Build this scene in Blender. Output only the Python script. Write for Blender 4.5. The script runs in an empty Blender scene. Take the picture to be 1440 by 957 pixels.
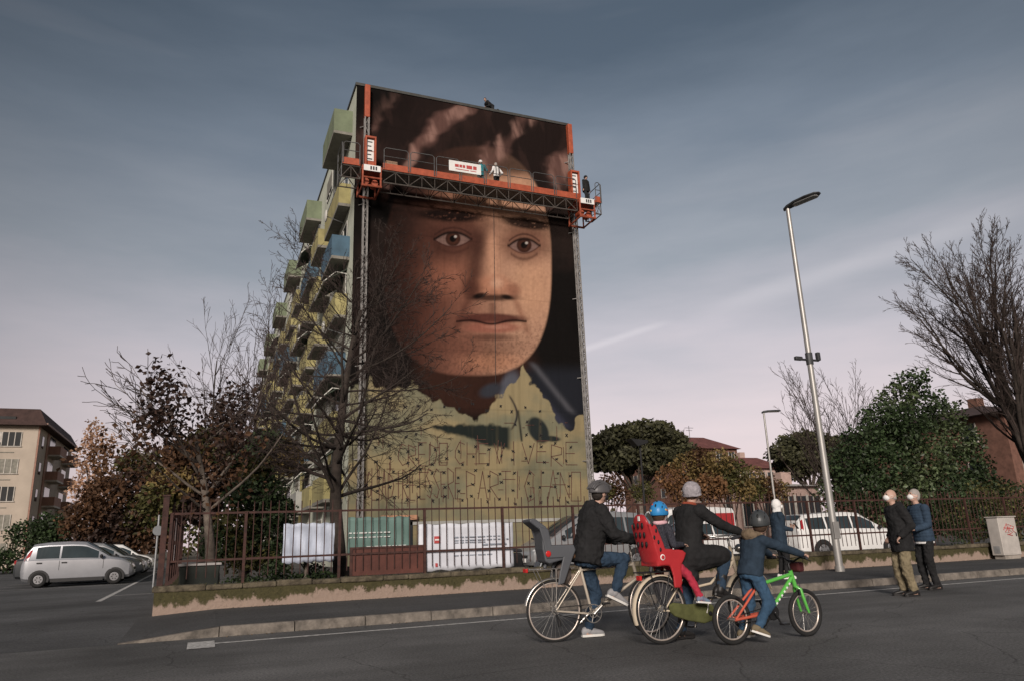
import bpy, bmesh, math, random
import numpy as np
from mathutils import Vector, Matrix, Quaternion
random.seed(7)
S = bpy.context.scene
COL = S.collection
R = math.radians
# ------------------------------------------------------------------ camera
CAM_H = 1.15
F_PX = 1033.37
cam_d = bpy.data.cameras.new('camera')
cam = bpy.data.objects.new('camera', cam_d); COL.objects.link(cam)
c_r = Vector((0.9262, -0.3752, -0.0354)).normalized()
c_f = Vector((0.3713, 0.8919, 0.2600)).normalized()
c_r = (c_r - c_f*c_r.dot(c_f)).normalized()
c_u = c_r.cross(c_f).normalized()
cam.matrix_world = Matrix(((c_r.x, c_u.x, -c_f.x, 0), (c_r.y, c_u.y, -c_f.y, 0), (c_r.z, c_u.z, -c_f.z, CAM_H), (0, 0, 0, 1)))
cam_d.sensor_width = 36.0
cam_d.lens = F_PX/1440*36
cam_d.clip_start = 0.1
cam_d.clip_end = 3000
S.camera = cam
# ------------------------------------------------------------------ sky, sun, exposure
SUN_EL, SUN_AZ = R(22), R(208)
w = bpy.data.worlds.new('World'); S.world = w; w.use_nodes = True
nt = w.node_tree; N = nt.nodes; L = nt.links
N.clear()
out = N.new('ShaderNodeOutputWorld')
tc = N.new('ShaderNodeTexCoord')
sep = N.new('ShaderNodeSeparateXYZ'); L.new(tc.outputs['Generated'], sep.inputs[0])
ramp = N.new('ShaderNodeValToRGB'); cr = ramp.color_ramp
stops = [(0.0, (.66, .54, .555)), (.12, (.65, .552, .58)), (.24, (.46, .432, .475)), (.36, (.27, .29, .33)), (.48, (.155, .185, .23)), (.62, (.075, .10, .135)), (1.0, (.05, .072, .10))]
cr.elements[0].position = 0; cr.elements[1].position = 1
for p, c in stops[1:-1]: cr.elements.new(p)
for e, (p, c) in zip(cr.elements, stops): e.position = p; e.color = (*c, 1)
# thin uneven cloud veil, with long faint streaks
mp = N.new('ShaderNodeMapping'); mp.inputs['Rotation'].default_value = (0, R(-12), R(20)); mp.inputs['Scale'].default_value = (1.3, 1.3, 6.0)
L.new(tc.outputs['Generated'], mp.inputs[0])
nz = N.new('ShaderNodeTexNoise'); nz.inputs['Scale'].default_value = 1.7; nz.inputs['Detail'].default_value = 6; nz.inputs['Roughness'].default_value = .55
L.new(mp.outputs[0], nz.inputs['Vector'])
r2 = N.new('ShaderNodeMapRange'); r2.inputs['From Min'].default_value = .3; r2.inputs['From Max'].default_value = .75; r2.inputs['To Min'].default_value = -.05; r2.inputs['To Max'].default_value = .05
L.new(nz.outputs['Fac'], r2.inputs['Value'])
ad = N.new('ShaderNodeMath'); ad.operation = 'SUBTRACT'; L.new(sep.outputs['Z'], ad.inputs[0]); L.new(r2.outputs[0], ad.inputs[1])
L.new(ad.outputs[0], ramp.inputs['Fac'])
mp2 = N.new('ShaderNodeMapping'); mp2.inputs['Rotation'].default_value = (R(8), R(18), R(-30)); mp2.inputs['Scale'].default_value = (.9, 1.3, 9.0)
L.new(tc.outputs['Generated'], mp2.inputs[0])
nz2 = N.new('ShaderNodeTexNoise'); nz2.inputs['Scale'].default_value = 1.2; nz2.inputs['Detail'].default_value = 4
L.new(mp2.outputs[0], nz2.inputs['Vector'])
r3 = N.new('ShaderNodeMapRange'); r3.inputs['From Min'].default_value = .58; r3.inputs['From Max'].default_value = .80; r3.inputs['To Max'].default_value = .16
L.new(nz2.outputs['Fac'], r3.inputs['Value'])
mx = N.new('ShaderNodeMixRGB'); mx.inputs['Color2'].default_value = (.62, .56, .58, 1)
L.new(r3.outputs[0], mx.inputs['Fac']); L.new(ramp.outputs[0], mx.inputs['Color1'])
# brighter, warmer air low over the sunset side of the street
dt = N.new('ShaderNodeVectorMath'); dt.operation = 'DOT_PRODUCT'; L.new(tc.outputs['Generated'], dt.inputs[0])
gd = (c_r*((840-720)/F_PX) + c_u*(-(610-478.5)/F_PX) + c_f).normalized(); dt.inputs[1].default_value = gd
gm = N.new('ShaderNodeMapRange'); gm.interpolation_type = 'SMOOTHSTEP'; gm.inputs['From Min'].default_value = .5; gm.inputs['From Max'].default_value = 1.0; gm.inputs['To Min'].default_value = .5; gm.inputs['To Max'].default_value = 1.24
L.new(dt.outputs['Value'], gm.inputs['Value'])
def streak(p, q, wd, ext, amt, src):
    d1 = (c_r*((p[0]-720)/F_PX)+c_u*(-(p[1]-478.5)/F_PX)+c_f).normalized(); d2 = (c_r*((q[0]-720)/F_PX)+c_u*(-(q[1]-478.5)/F_PX)+c_f).normalized()
    a = N.new('ShaderNodeVectorMath'); a.operation = 'DOT_PRODUCT'; a.inputs[1].default_value = d1.cross(d2).normalized(); L.new(tc.outputs['Generated'], a.inputs[0])
    wob = N.new('ShaderNodeMath'); wob.operation = 'MULTIPLY_ADD'; wob.inputs[1].default_value = .02; wob.inputs[2].default_value = -.01; L.new(nz.outputs['Fac'], wob.inputs[0])
    s1 = N.new('ShaderNodeMath'); s1.operation = 'ADD'; L.new(a.outputs['Value'], s1.inputs[0]); L.new(wob.outputs[0], s1.inputs[1])
    ab = N.new('ShaderNodeMath'); ab.operation = 'ABSOLUTE'; L.new(s1.outputs[0], ab.inputs[0])
    m1 = N.new('ShaderNodeMapRange'); m1.interpolation_type = 'SMOOTHSTEP'; m1.inputs['From Min'].default_value = 0; m1.inputs['From Max'].default_value = wd; m1.inputs['To Min'].default_value = amt; m1.inputs['To Max'].default_value = 0; L.new(ab.outputs[0], m1.inputs['Value'])
    b_ = N.new('ShaderNodeVectorMath'); b_.operation = 'DOT_PRODUCT'; b_.inputs[1].default_value = (d1+d2).normalized(); L.new(tc.outputs['Generated'], b_.inputs[0])
    m2 = N.new('ShaderNodeMapRange'); m2.interpolation_type = 'SMOOTHSTEP'; m2.inputs['From Min'].default_value = math.cos(ext); m2.inputs['From Max'].default_value = math.cos(ext*.3); L.new(b_.outputs['Value'], m2.inputs['Value'])
    mu = N.new('ShaderNodeMath'); mu.operation = 'MULTIPLY'; L.new(m1.outputs[0], mu.inputs[0]); L.new(m2.outputs[0], mu.inputs[1])
    x_ = N.new('ShaderNodeMixRGB'); x_.inputs['Color2'].default_value = (.78, .72, .74, 1); L.new(mu.outputs[0], x_.inputs['Fac']); L.new(src, x_.inputs['Color1'])
    return x_.outputs[0]
skc = streak((1090, 408), (1330, 330), .02, .22, .17, mx.outputs[0]); skc = streak((800, 500), (925, 460), .007, .09, .22, skc)
gl = N.new('ShaderNodeMixRGB'); gl.blend_type = 'MULTIPLY'; gl.inputs['Fac'].default_value = 1
L.new(skc, gl.inputs['Color1']); L.new(gm.outputs[0], gl.inputs['Color2'])
bg1 = N.new('ShaderNodeBackground'); L.new(gl.outputs[0], bg1.inputs['Color']); bg1.inputs['Strength'].default_value = .88
sky = N.new('ShaderNodeTexSky'); sky.sky_type = 'NISHITA'; sky.sun_disc = False
sky.sun_elevation = SUN_EL; sky.sun_rotation = SUN_AZ; sky.air_density = 1.5; sky.dust_density = 4
bg2 = N.new('ShaderNodeBackground'); L.new(sky.outputs[0], bg2.inputs['Color']); bg2.inputs['Strength'].default_value = .05
ms = N.new('ShaderNodeMixShader'); ms.inputs[0].default_value = .18
L.new(bg1.outputs[0], ms.inputs[1]); L.new(bg2.outputs[0], ms.inputs[2]); L.new(ms.outputs[0], out.inputs['Surface'])
sun_d = bpy.data.lights.new('sun', 'SUN'); sun_d.energy = 2.9; sun_d.angle = R(16); sun_d.color = (1, .90, .82)
sun = bpy.data.objects.new('sun', sun_d); COL.objects.link(sun)
sdir = Vector((math.sin(SUN_AZ)*math.cos(SUN_EL), math.cos(SUN_AZ)*math.cos(SUN_EL), math.sin(SUN_EL)))
sun.rotation_euler = (-sdir).to_track_quat('-Z', 'Y').to_euler(); sun.location = sdir*60
S.view_settings.view_transform = 'Standard'; S.view_settings.look = 'None'; S.view_settings.gamma = 1
S.view_settings.exposure = 0.38
# ------------------------------------------------------------------ helpers
V = Vector
def ray(u, v):
    return c_r*((u-720)/F_PX) + c_u*(-(v-478.5)/F_PX) + c_f
EYE = V((0, 0, CAM_H))
def onz(u, v, z=0.0): d = ray(u, v); return EYE + d*((z-CAM_H)/d.z)
def ony(u, v, y): d = ray(u, v); return EYE + d*(y/d.y)
def onx(u, v, x): d = ray(u, v); return EYE + d*(x/d.x)
def onplane(u, v, p, n): d = ray(u, v); return EYE + d*((p-EYE).dot(n)/d.dot(n))

class MB:
    def __init__(s): s.v = []; s.f = []; s.mi = []; s.cur = 0
    def add(s, vs, fs):
        o = len(s.v); s.v += [tuple(v) for v in vs]; s.f += [tuple(i+o for i in f) for f in fs]; s.mi += [s.cur]*len(fs); return s
    def box(s, c, size, rot=None):
        c = V(c); hx, hy, hz = size[0]/2, size[1]/2, size[2]/2
        vs = [V((x, y, z)) for x in (-hx, hx) for y in (-hy, hy) for z in (-hz, hz)]
        if rot is not None: vs = [rot @ v for v in vs]
        return s.add([v+c for v in vs], [(0, 1, 3, 2), (4, 6, 7, 5), (0, 4, 5, 1), (2, 3, 7, 6), (0, 2, 6, 4), (1, 5, 7, 3)])
    def bb(s, a, b): return s.box([(a[i]+b[i])/2 for i in range(3)], [abs(b[i]-a[i]) for i in range(3)])
    def tube(s, pts, r, n=8, cap=True, closed=False, flat=None):
        pts = [V(p) for p in pts]; m = len(pts)
        rs = [r]*m if isinstance(r, (int, float)) else list(r)
        vs = []; prev = None
        for i, p in enumerate(pts):
            a = pts[i-1] if (i or closed) else p
            b = pts[(i+1) % m] if (i < m-1 or closed) else p
            t = (b-a); t = t.normalized() if t.length > 1e-9 else V((0, 0, 1))
            if prev is None:
                ref = V((0, 0, 1)) if abs(t.z) < .9 else V((0, 1, 0))
                x = t.cross(ref).normalized()
            else:
                x = prev - t*prev.dot(t); x = x.normalized() if x.length > 1e-9 else t.orthogonal().normalized()
            prev = x; y = t.cross(x)
            for k in range(n):
                an = 2*math.pi*k/n
                vs.append(p + (x*math.cos(an)+y*math.sin(an))*rs[i])
        fs = []
        for i in range(m if closed else m-1):
            j = (i+1) % m
            for k in range(n): fs.append((i*n+k, i*n+(k+1) % n, j*n+(k+1) % n, j*n+k))
        if cap and not closed: fs += [tuple(reversed(range(n))), tuple(range((m-1)*n, m*n))]
        return s.add(vs, fs)
    def cone(s, a, ra, b, rb, n=10):
        """round-ended tapered capsule"""
        a, b = V(a), V(b); d = b-a; l = d.length
        if l < 1e-6: return s.ell(a, (ra, ra, ra))
        t = d/l; pts = []; rs = []
        for k in (0.15, .5, .85): pts.append(a - t*ra*math.cos(k*math.pi/2)); rs.append(ra*math.sin(k*math.pi/2))
        for k in (0, .5, 1): pts.append(a+d*k); rs.append(ra+(rb-ra)*k)
        for k in (.85, .5, .15): pts.append(b + t*rb*math.cos(k*math.pi/2)); rs.append(rb*math.sin(k*math.pi/2))
        return s.tube(pts, rs, n)
    def ell(s, c, r, rot=None, n=14, m=9, z0=-1, z1=1):
        c = V(c); vs = []; fs = []
        t0, t1 = math.asin(z0), math.asin(z1)
        for i in range(m):
            t = t0+(t1-t0)*i/(m-1)
            ct = max(math.cos(t), 0.02)
            for k in range(n):
                a = 2*math.pi*k/n
                p = V((r[0]*ct*math.cos(a), r[1]*ct*math.sin(a), r[2]*math.sin(t)))
                if rot is not None: p = rot @ p
                vs.append(c+p)
        for i in range(m-1):
            for k in range(n): fs.append((i*n+k, i*n+(k+1) % n, (i+1)*n+(k+1) % n, (i+1)*n+k))
        fs += [tuple(reversed(range(n))), tuple(range((m-1)*n, m*n))]
        return s.add(vs, fs)
    def loft(s, secs, n=14, cap=True):
        """secs: (center, axis_a*ra, axis_b*rb)"""
        vs = []; fs = []
        for c, a, b in secs:
            for k in range(n):
                an = 2*math.pi*k/n; vs.append(V(c)+V(a)*math.cos(an)+V(b)*math.sin(an))
        m = len(secs)
        for i in range(m-1):
            for k in range(n): fs.append((i*n+k, i*n+(k+1) % n, (i+1)*n+(k+1) % n, (i+1)*n+k))
        if cap: fs += [tuple(reversed(range(n))), tuple(range((m-1)*n, m*n))]
        return s.add(vs, fs)
    def prism(s, poly, dirv):
        poly = [V(p) for p in poly]; n = len(poly); d = V(dirv)
        vs = poly+[p+d for p in poly]
        fs = [tuple(reversed(range(n))), tuple(range(n, 2*n))]
        for i in range(n): fs.append((i, (i+1) % n, n+(i+1) % n, n+i))
        return s.add(vs, fs)
    def ring(s, c, ax, r, tr, n=36, k=8, flat=1.0):
        """torus about axis ax"""
        ax = V(ax).normalized(); x = ax.orthogonal().normalized(); y = ax.cross(x); vs = []; fs = []
        for i in range(n):
            a = 2*math.pi*i/n; d = x*math.cos(a)+y*math.sin(a)
            for j in range(k):
                b = 2*math.pi*j/k
                vs.append(V(c)+d*(r+tr*math.cos(b))+ax*(tr*flat*math.sin(b)))
        for i in range(n):
            for j in range(k): fs.append((i*k+j, ((i+1) % n)*k+j, ((i+1) % n)*k+(j+1) % k, i*k+(j+1) % k))
        return s.add(vs, fs)
    def disc(s, c, ax, r, th, n=24):
        ax = V(ax).normalized(); return s.tube([V(c)-ax*th/2, V(c)+ax*th/2], r, n)
    def build(s, name, mat, parent=None, smooth=False, bevel=0, auto=None, subsurf=0, label=None):
        me = bpy.data.meshes.new(name)
        vs = s.v
        loc = None
        if parent is not None:
            M = wmat(parent).inverted()
            vs = [tuple(M @ V(v)) for v in vs]
        else:
            a = np.array(vs); lo = a.min(0); hi = a.max(0)
            loc = V(((lo[0]+hi[0])/2, (lo[1]+hi[1])/2, lo[2]))
            vs = (a-np.array(loc)).tolist()
        me.from_pydata(vs, [], s.f)
        ms_ = mat if isinstance(mat, (list, tuple)) else [mat]
        for m in ms_: me.materials.append(m)
        if len(ms_) > 1: me.polygons.foreach_set('material_index', s.mi)
        if smooth: me.polygons.foreach_set('use_smooth', [True]*len(me.polygons))
        me.update()
        o = bpy.data.objects.new(name, me); COL.objects.link(o)
        if loc is not None: o.location = loc
        if parent is not None: o.parent = parent
        if bevel:
            b = o.modifiers.new('bevel', 'BEVEL'); b.width = bevel; b.segments = 2; b.limit_method = 'ANGLE'; b.angle_limit = R(40)
        if subsurf:
            b = o.modifiers.new('sub', 'SUBSURF'); b.levels = subsurf; b.render_levels = subsurf
        if auto is not None and smooth:
            try: me.set_sharp_from_angle(angle=R(auto))
            except Exception: pass
        if label: o['label'] = label
        return o
def wmat(o):
    M = o.matrix_basis.copy()
    while o.parent is not None: o = o.parent; M = o.matrix_basis @ M
    return M
def tag(o, label, cat, group=None, kind=None):
    if label: o['label'] = label
    if cat: o['category'] = cat
    if group: o['group'] = group
    if kind: o['kind'] = kind
    return o
def thing(name, label, cat, loc=(0, 0, 0), rz=0, group=None):
    o = bpy.data.objects.new(name, None); COL.objects.link(o); o.empty_display_size = .2
    o.location = loc; o.rotation_euler = (0, 0, rz)
    o.matrix_basis = Matrix.Translation(V(loc)) @ Matrix.Rotation(rz, 4, 'Z')
    return tag(o, label, cat, group)
def struct(o): o['kind'] = 'structure'; return o
def kids(o): return [c for c in COL.objects if c.parent == o]
def copy_tree(o, parent=None, memo=None):
    c = o.copy(); COL.objects.link(c)
    c.parent = parent
    for ch in CH.get(o.name) or kids(o): copy_tree(ch, c)
    return c
CH = {}
def inst(o, name, loc, parent, rot=None, scale=None):
    """a further copy of a piece (shared mesh); loc in world"""
    c = bpy.data.objects.new(name, o.data); COL.objects.link(c)
    c.parent = parent
    M = Matrix.Translation(V(loc))
    if rot is not None: M = M @ rot.to_4x4()
    if scale is not None: M = M @ Matrix.Diagonal((*scale, 1))
    c.matrix_basis = (wmat(parent).inverted() if parent else Matrix()) @ M
    return c
def meshonly(mb, name, mat, smooth=False):
    me = bpy.data.meshes.new(name); me.from_pydata(mb.v, [], mb.f)
    ms_ = mat if isinstance(mat, (list, tuple)) else [mat]
    for m in ms_: me.materials.append(m)
    if len(ms_) > 1: me.polygons.foreach_set('material_index', mb.mi)
    if smooth: me.polygons.foreach_set('use_smooth', [True]*len(me.polygons))
    me.update(); return me
def place(me, name, parent, loc, rot=None, scale=None):
    c = bpy.data.objects.new(name, me); COL.objects.link(c); c.parent = parent
    M = Matrix.Translation(V(loc))
    if rot is not None: M = M @ rot.to_4x4()
    if scale is not None: M = M @ Matrix.Diagonal((*scale, 1))
    c.matrix_basis = (wmat(parent).inverted() if parent else Matrix()) @ M
    return c
# ------------------------------------------------------------------ materials
MATS = {}
def mat(name, col, rough=.75, metal=0.0, var=.25, scale=3.0, bump=0.0, bscale=40.0, spec=.4, col2=None, island=0.0, detail=5, coat=0.0, transl=0.0):
    if name in MATS: return MATS[name]
    m = bpy.data.materials.new(name); MATS[name] = m; m.use_nodes = True
    t = m.node_tree; n = t.nodes; l = t.links; b = n['Principled BSDF']
    b.inputs['Roughness'].default_value = rough; b.inputs['Metallic'].default_value = metal
    b.inputs['Specular IOR Level'].default_value = spec
    if coat: b.inputs['Coat Weight'].default_value = coat; b.inputs['Coat Roughness'].default_value = .08
    tc = n.new('ShaderNodeTexCoord')
    nz = n.new('ShaderNodeTexNoise'); nz.inputs['Scale'].default_value = scale; nz.inputs['Detail'].default_value = detail; nz.inputs['Roughness'].default_value = .62
    l.new(tc.outputs['Object'], nz.inputs['Vector'])
    mr = n.new('ShaderNodeMapRange'); mr.inputs['From Min'].default_value = .3; mr.inputs['From Max'].default_value = .7
    l.new(nz.outputs['Fac'], mr.inputs['Value'])
    mx = n.new('ShaderNodeMixRGB')
    mx.inputs['Color1'].default_value = (*[c*(1-var) for c in col], 1)
    c2 = col2 if col2 else [min(1, c*(1+var)) for c in col]
    mx.inputs['Color2'].default_value = (*c2, 1)
    l.new(mr.outputs[0], mx.inputs['Fac'])
    src = mx.outputs[0]
    if island:
        g = n.new('ShaderNodeNewGeometry')
        r = n.new('ShaderNodeMapRange'); r.inputs['To Min'].default_value = 1-island; r.inputs['To Max'].default_value = 1+island
        l.new(g.outputs['Random Per Island'], r.inputs['Value'])
        mm = n.new('ShaderNodeMixRGB'); mm.blend_type = 'MULTIPLY'; mm.inputs['Fac'].default_value = 1
        l.new(src, mm.inputs['Color1']); l.new(r.outputs[0], mm.inputs['Color2']); src = mm.outputs[0]
    l.new(src, b.inputs['Base Color'])
    if bump:
        nb = n.new('ShaderNodeTexNoise'); nb.inputs['Scale'].default_value = bscale; nb.inputs['Detail'].default_value = 4
        l.new(tc.outputs['Object'], nb.inputs['Vector'])
        bp_ = n.new('ShaderNodeBump'); bp_.inputs['Strength'].default_value = bump; bp_.inputs['Distance'].default_value = .02
        l.new(nb.outputs['Fac'], bp_.inputs['Height']); l.new(bp_.outputs[0], b.inputs['Normal'])
    if transl:
        tr = n.new('ShaderNodeBsdfTranslucent'); l.new(src, tr.inputs['Color'])
        mxs = n.new('ShaderNodeMixShader'); mxs.inputs[0].default_value = transl
        o = n['Material Output']; l.new(b.outputs[0], mxs.inputs[1]); l.new(tr.outputs[0], mxs.inputs[2]); l.new(mxs.outputs[0], o.inputs['Surface'])
    return m
def nodes(m): return m.node_tree.nodes, m.node_tree.links, m.node_tree.nodes['Principled BSDF']
# ------------------------------------------------------------------ ground, road, pavement, markings
def asphalt(name, base, patch=.25, worn=.0):
    m = mat(name, base, rough=.88, var=patch, scale=.35, spec=.3, detail=8)
    n, l, b = nodes(m)
    tc = n.new('ShaderNodeTexCoord')
    sp = n.new('ShaderNodeTexNoise'); sp.inputs['Scale'].default_value = 38; sp.inputs['Detail'].default_value = 4; sp.inputs['Roughness'].default_value = .8
    l.new(tc.outputs['Object'], sp.inputs['Vector'])
    mr = n.new('ShaderNodeMapRange'); mr.inputs['From Min'].default_value = .3; mr.inputs['From Max'].default_value = .7; mr.inputs['To Min'].default_value = .35; mr.inputs['To Max'].default_value = 1.75
    l.new(sp.outputs['Fac'], mr.inputs['Value'])
    mm = n.new('ShaderNodeMixRGB'); mm.blend_type = 'MULTIPLY'; mm.inputs['Fac'].default_value = 1
    src = b.inputs['Base Color'].links[0].from_socket
    l.new(src, mm.inputs['Color1']); l.new(mr.outputs[0], mm.inputs['Color2'])
    # long worn tracks and tar cracks
    mp = n.new('ShaderNodeMapping'); mp.inputs['Scale'].default_value = (.12, 1.6, 1)
    l.new(tc.outputs['Object'], mp.inputs[0])
    tr = n.new('ShaderNodeTexNoise'); tr.inputs['Scale'].default_value = 1.2; tr.inputs['Detail'].default_value = 3
    l.new(mp.outputs[0], tr.inputs['Vector'])
    t2 = n.new('ShaderNodeMapRange'); t2.inputs['From Min'].default_value = .35; t2.inputs['From Max'].default_value = .65; t2.inputs['To Min'].default_value = .9; t2.inputs['To Max'].default_value = 1.1
    l.new(tr.outputs['Fac'], t2.inputs['Value'])
    m2 = n.new('ShaderNodeMixRGB'); m2.blend_type = 'MULTIPLY'; m2.inputs['Fac'].default_value = 1
    l.new(mm.outputs[0], m2.inputs['Color1']); l.new(t2.outputs[0], m2.inputs['Color2'])
    vo = n.new('ShaderNodeTexVoronoi'); vo.feature = 'DISTANCE_TO_EDGE'; vo.inputs['Scale'].default_value = .55
    wn = n.new('ShaderNodeTexNoise'); wn.inputs['Scale'].default_value = 2.0; wn.inputs['Detail'].default_value = 5
    l.new(tc.outputs['Object'], wn.inputs['Vector'])
    wm = n.new('ShaderNodeMixRGB'); wm.inputs['Fac'].default_value = .25; l.new(tc.outputs['Object'], wm.inputs['Color1']); l.new(wn.outputs['Color'], wm.inputs['Color2'])
    l.new(wm.outputs[0], vo.inputs['Vector'])
    cr_ = n.new('ShaderNodeMapRange'); cr_.inputs['From Min'].default_value = 0; cr_.inputs['From Max'].default_value = .006; cr_.inputs['To Min'].default_value = .45; cr_.inputs['To Max'].default_value = 1
    l.new(vo.outputs['Distance'], cr_.inputs['Value'])
    m3 = n.new('ShaderNodeMixRGB'); m3.blend_type = 'MULTIPLY'; m3.inputs['Fac'].default_value = worn
    l.new(m2.outputs[0], m3.inputs['Color1']); l.new(cr_.outputs[0], m3.inputs['Color2'])
    l.new(m3.outputs[0], b.inputs['Base Color'])
    bp_ = n.new('ShaderNodeBump'); bp_.inputs['Strength'].default_value = .5; bp_.inputs['Distance'].default_value = .01
    l.new(sp.outputs['Fac'], bp_.inputs['Height']); l.new(bp_.outputs[0], b.inputs['Normal'])
    return m
A_ROAD = asphalt('road_asphalt', (.100, .099, .098), .42, .9)
A_PAVE = asphalt('pavement_asphalt', (.062, .062, .063), .3, .6)
A_LOT = asphalt('lot_asphalt', (.075, .076, .078), .35, .9)
M_EARTH = mat('earth', (.09, .075, .05), .95, var=.5, scale=1.2, bump=.5, bscale=12)
M_YARD = asphalt('yard_asphalt', (.08, .076, .072), .35, .6)
def sheet(name, pts, m, grid=None):
    b = MB(); b.add(pts, [tuple(range(len(pts)))])
    return struct(b.build(name, m))
sheet('ground', [(-1500, -400, -.06), (1500, -400, -.06), (1500, 2200, -.06), (-1500, 2200, -.06)], M_EARTH)
sheet('road', [(-160, -40, 0), (160, -40, 0), (160, 11.47, 0), (-160, 11.47, 0)], A_ROAD)
b = MB()
ys = [(11.46, .002), (15.2, .06), (20, .09), (80, .09)]
for (y0, z0), (y1, z1) in zip(ys, ys[1:]): b.add([(-70, y0, z0), (-.70, y0, z0), (-.70, y1, z1), (-70, y1, z1)], [(0, 1, 2, 3)])
lot = struct(b.build('parking_lot', A_LOT))
sheet('courtyard', [(-.70, 15.2, .10), (75, 15.2, .10), (75, 80, .10), (-.70, 80, .10)], M_YARD)
# pavement slab with a dropped end at the car park entrance
b = MB(); T = .125
b.add([(-.95, 11.6, .006), (.25, 11.6, T), (60, 11.6, T), (60, 15.0, T), (.25, 15.0, T), (-.95, 15.0, .062)], [(0, 1, 4, 5), (1, 2, 3, 4)])
b.add([(.25, 11.6, -.05), (60, 11.6, -.05), (-.95, 11.6, -.05)], [])
struct(b.build('pavement', A_PAVE))
M_KERB = mat('kerb_stone', (.14, .125, .11), .95, var=.5, scale=5, bump=.6, bscale=35, col2=(.24, .21, .18))
n, l, bs = nodes(M_KERB)   # damp grime: low on the face
kerb = thing('kerb', None, None, (12, 11.52, 0)); kerb['kind'] = 'structure'
rnd = random.Random(3)
for i in range(42):
    x0 = .28+i*1.0; g = .008
    b = MB()
    h = T+.006+rnd.uniform(-.004, .004)
    y0 = 11.455+rnd.uniform(-.006, .006)
    b.add([(x0+g, y0, -.05), (x0+1-g, y0, -.05), (x0+1-g, y0+.012, h-.02), (x0+g, y0+.012, h-.02),
           (x0+g, y0+.032, h), (x0+1-g, y0+.032, h), (x0+1-g, 11.60, h), (x0+g, 11.60, h), (x0+g, 11.60, -.05), (x0+1-g, 11.60, -.05)],
          [(0, 1, 2, 3), (3, 2, 5, 4), (4, 5, 6, 7), (7, 6, 9, 8), (0, 3, 4, 7, 8), (1, 9, 6, 5, 2)])
    b.build('kerb_stone', M_KERB, kerb)
b = MB()   # tapered end stone
b.add([(.275, 11.455, -.05), (.275, 11.6, -.05), (.275, 11.6, T), (.275, 11.47, T), (-.95, 11.455, -.05), (-.95, 11.6, -.05), (-.95, 11.6, .008), (-.95, 11.47, .008)],
      [(0, 1, 2, 3), (4, 7, 6, 5), (0, 3, 7, 4), (3, 2, 6, 7), (1, 5, 6, 2)])
b.build('kerb_stone', M_KERB, kerb)
M_PAINT = mat('road_paint', (.50, .49, .47), .8, var=.62, scale=16, spec=.3, col2=(.70, .69, .67))
def flat(name, quads, m, z=.004):
    b = MB()
    for q in quads: b.add([(x, y, z if len(q[0]) == 2 else p[2]) for p in q for x, y in [p[:2]]], [(0, 1, 2, 3)])
    return struct(b.build(name, m))
flat('road_marking', [[(.02, 10.66), (60, 10.66), (60, 10.77), (.02, 10.77)]], M_PAINT)
flat('road_marking', [[(-.10, 10.28), (.22, 10.28), (.22, 11.0), (-.10, 11.0)]], M_PAINT, .008)
def lot_line(x0, y0, x1, y1, wd=.12):
    d = (V((x1, y1, 0))-V((x0, y0, 0))).normalized(); p = V((-d.y, d.x, 0))*wd/2
    zf = lambda y: (.06+.03*(y-15.2)/4.8 if y < 20 else .09)+.005
    q = [V((x0, y0, 0))-p, V((x1, y1, 0))-p, V((x1, y1, 0))+p, V((x0, y0, 0))+p]
    b = MB(); b.add([(a.x, a.y, zf(a.y)) for a in q], [(0, 1, 2, 3)])
    return struct(b.build('parking_line', M_PAINT))
lot_line(-2.15, 20.2, -2.25, 60)
for k in range(8): lot_line(-7, 30.2+2.75*k, -2.3, 30.2+2.75*k, .1)
lot_line(-2.1, 22.5, -.8, 22.7, .1)
# drain grate in the carriageway
M_IRON = mat('cast_iron', (.05, .05, .05), .6, metal=.6, var=.4, scale=9)
g = thing('drain_grate', 'dark iron slotted drain grate set in the road by the car park entrance', 'drain', onz(85, 897, 0))
c0 = onz(85, 897, 0)
b = MB(); b.box(c0+V((0, 0, .005)), (.62, .36, .006)); b.build('frame', M_IRON, g)
for k in range(9): MB().box(c0+V((-.24+.06*k, 0, .012)), (.026, .3, .008)).build('bar', mat('iron_worn', (.13, .125, .12), .5, metal=.5), g)
# ------------------------------------------------------------------ boundary wall
m = bpy.data.materials.new('mossy_plaster'); MATS['mossy_plaster'] = m; m.use_nodes = True
n, l, bs = nodes(m); bs.inputs['Roughness'].default_value = .95; bs.inputs['Specular IOR Level'].default_value = .15
tc = n.new('ShaderNodeTexCoord'); sx = n.new('ShaderNodeSeparateXYZ'); l.new(tc.outputs['Object'], sx.inputs[0])
mpw = n.new('ShaderNodeMapping'); mpw.inputs['Scale'].default_value = (1, 1, .4); l.new(tc.outputs['Object'], mpw.inputs[0])
n1 = n.new('ShaderNodeTexNoise'); n1.inputs['Scale'].default_value = 3.6; n1.inputs['Detail'].default_value = 8; n1.inputs['Roughness'].default_value = .6; l.new(mpw.outputs[0], n1.inputs['Vector'])
n2 = n.new('ShaderNodeTexNoise'); n2.inputs['Scale'].default_value = 18; n2.inputs['Detail'].default_value = 6; n2.inputs['Roughness'].default_value = .7; l.new(tc.outputs['Object'], n2.inputs['Vector'])
zz = n.new('ShaderNodeMath'); zz.operation = 'MULTIPLY_ADD'; l.new(sx.outputs['Z'], zz.inputs[0]); zz.inputs[1].default_value = 1.5; zz.inputs[2].default_value = -.33
sm = n.new('ShaderNodeMath'); sm.operation = 'ADD'; l.new(n1.outputs['Fac'], sm.inputs[0]); l.new(zz.outputs[0], sm.inputs[1])
s2 = n.new('ShaderNodeMath'); s2.operation = 'MULTIPLY_ADD'; l.new(n2.outputs['Fac'], s2.inputs[0]); s2.inputs[1].default_value = .35; l.new(sm.outputs[0], s2.inputs[2])
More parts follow.
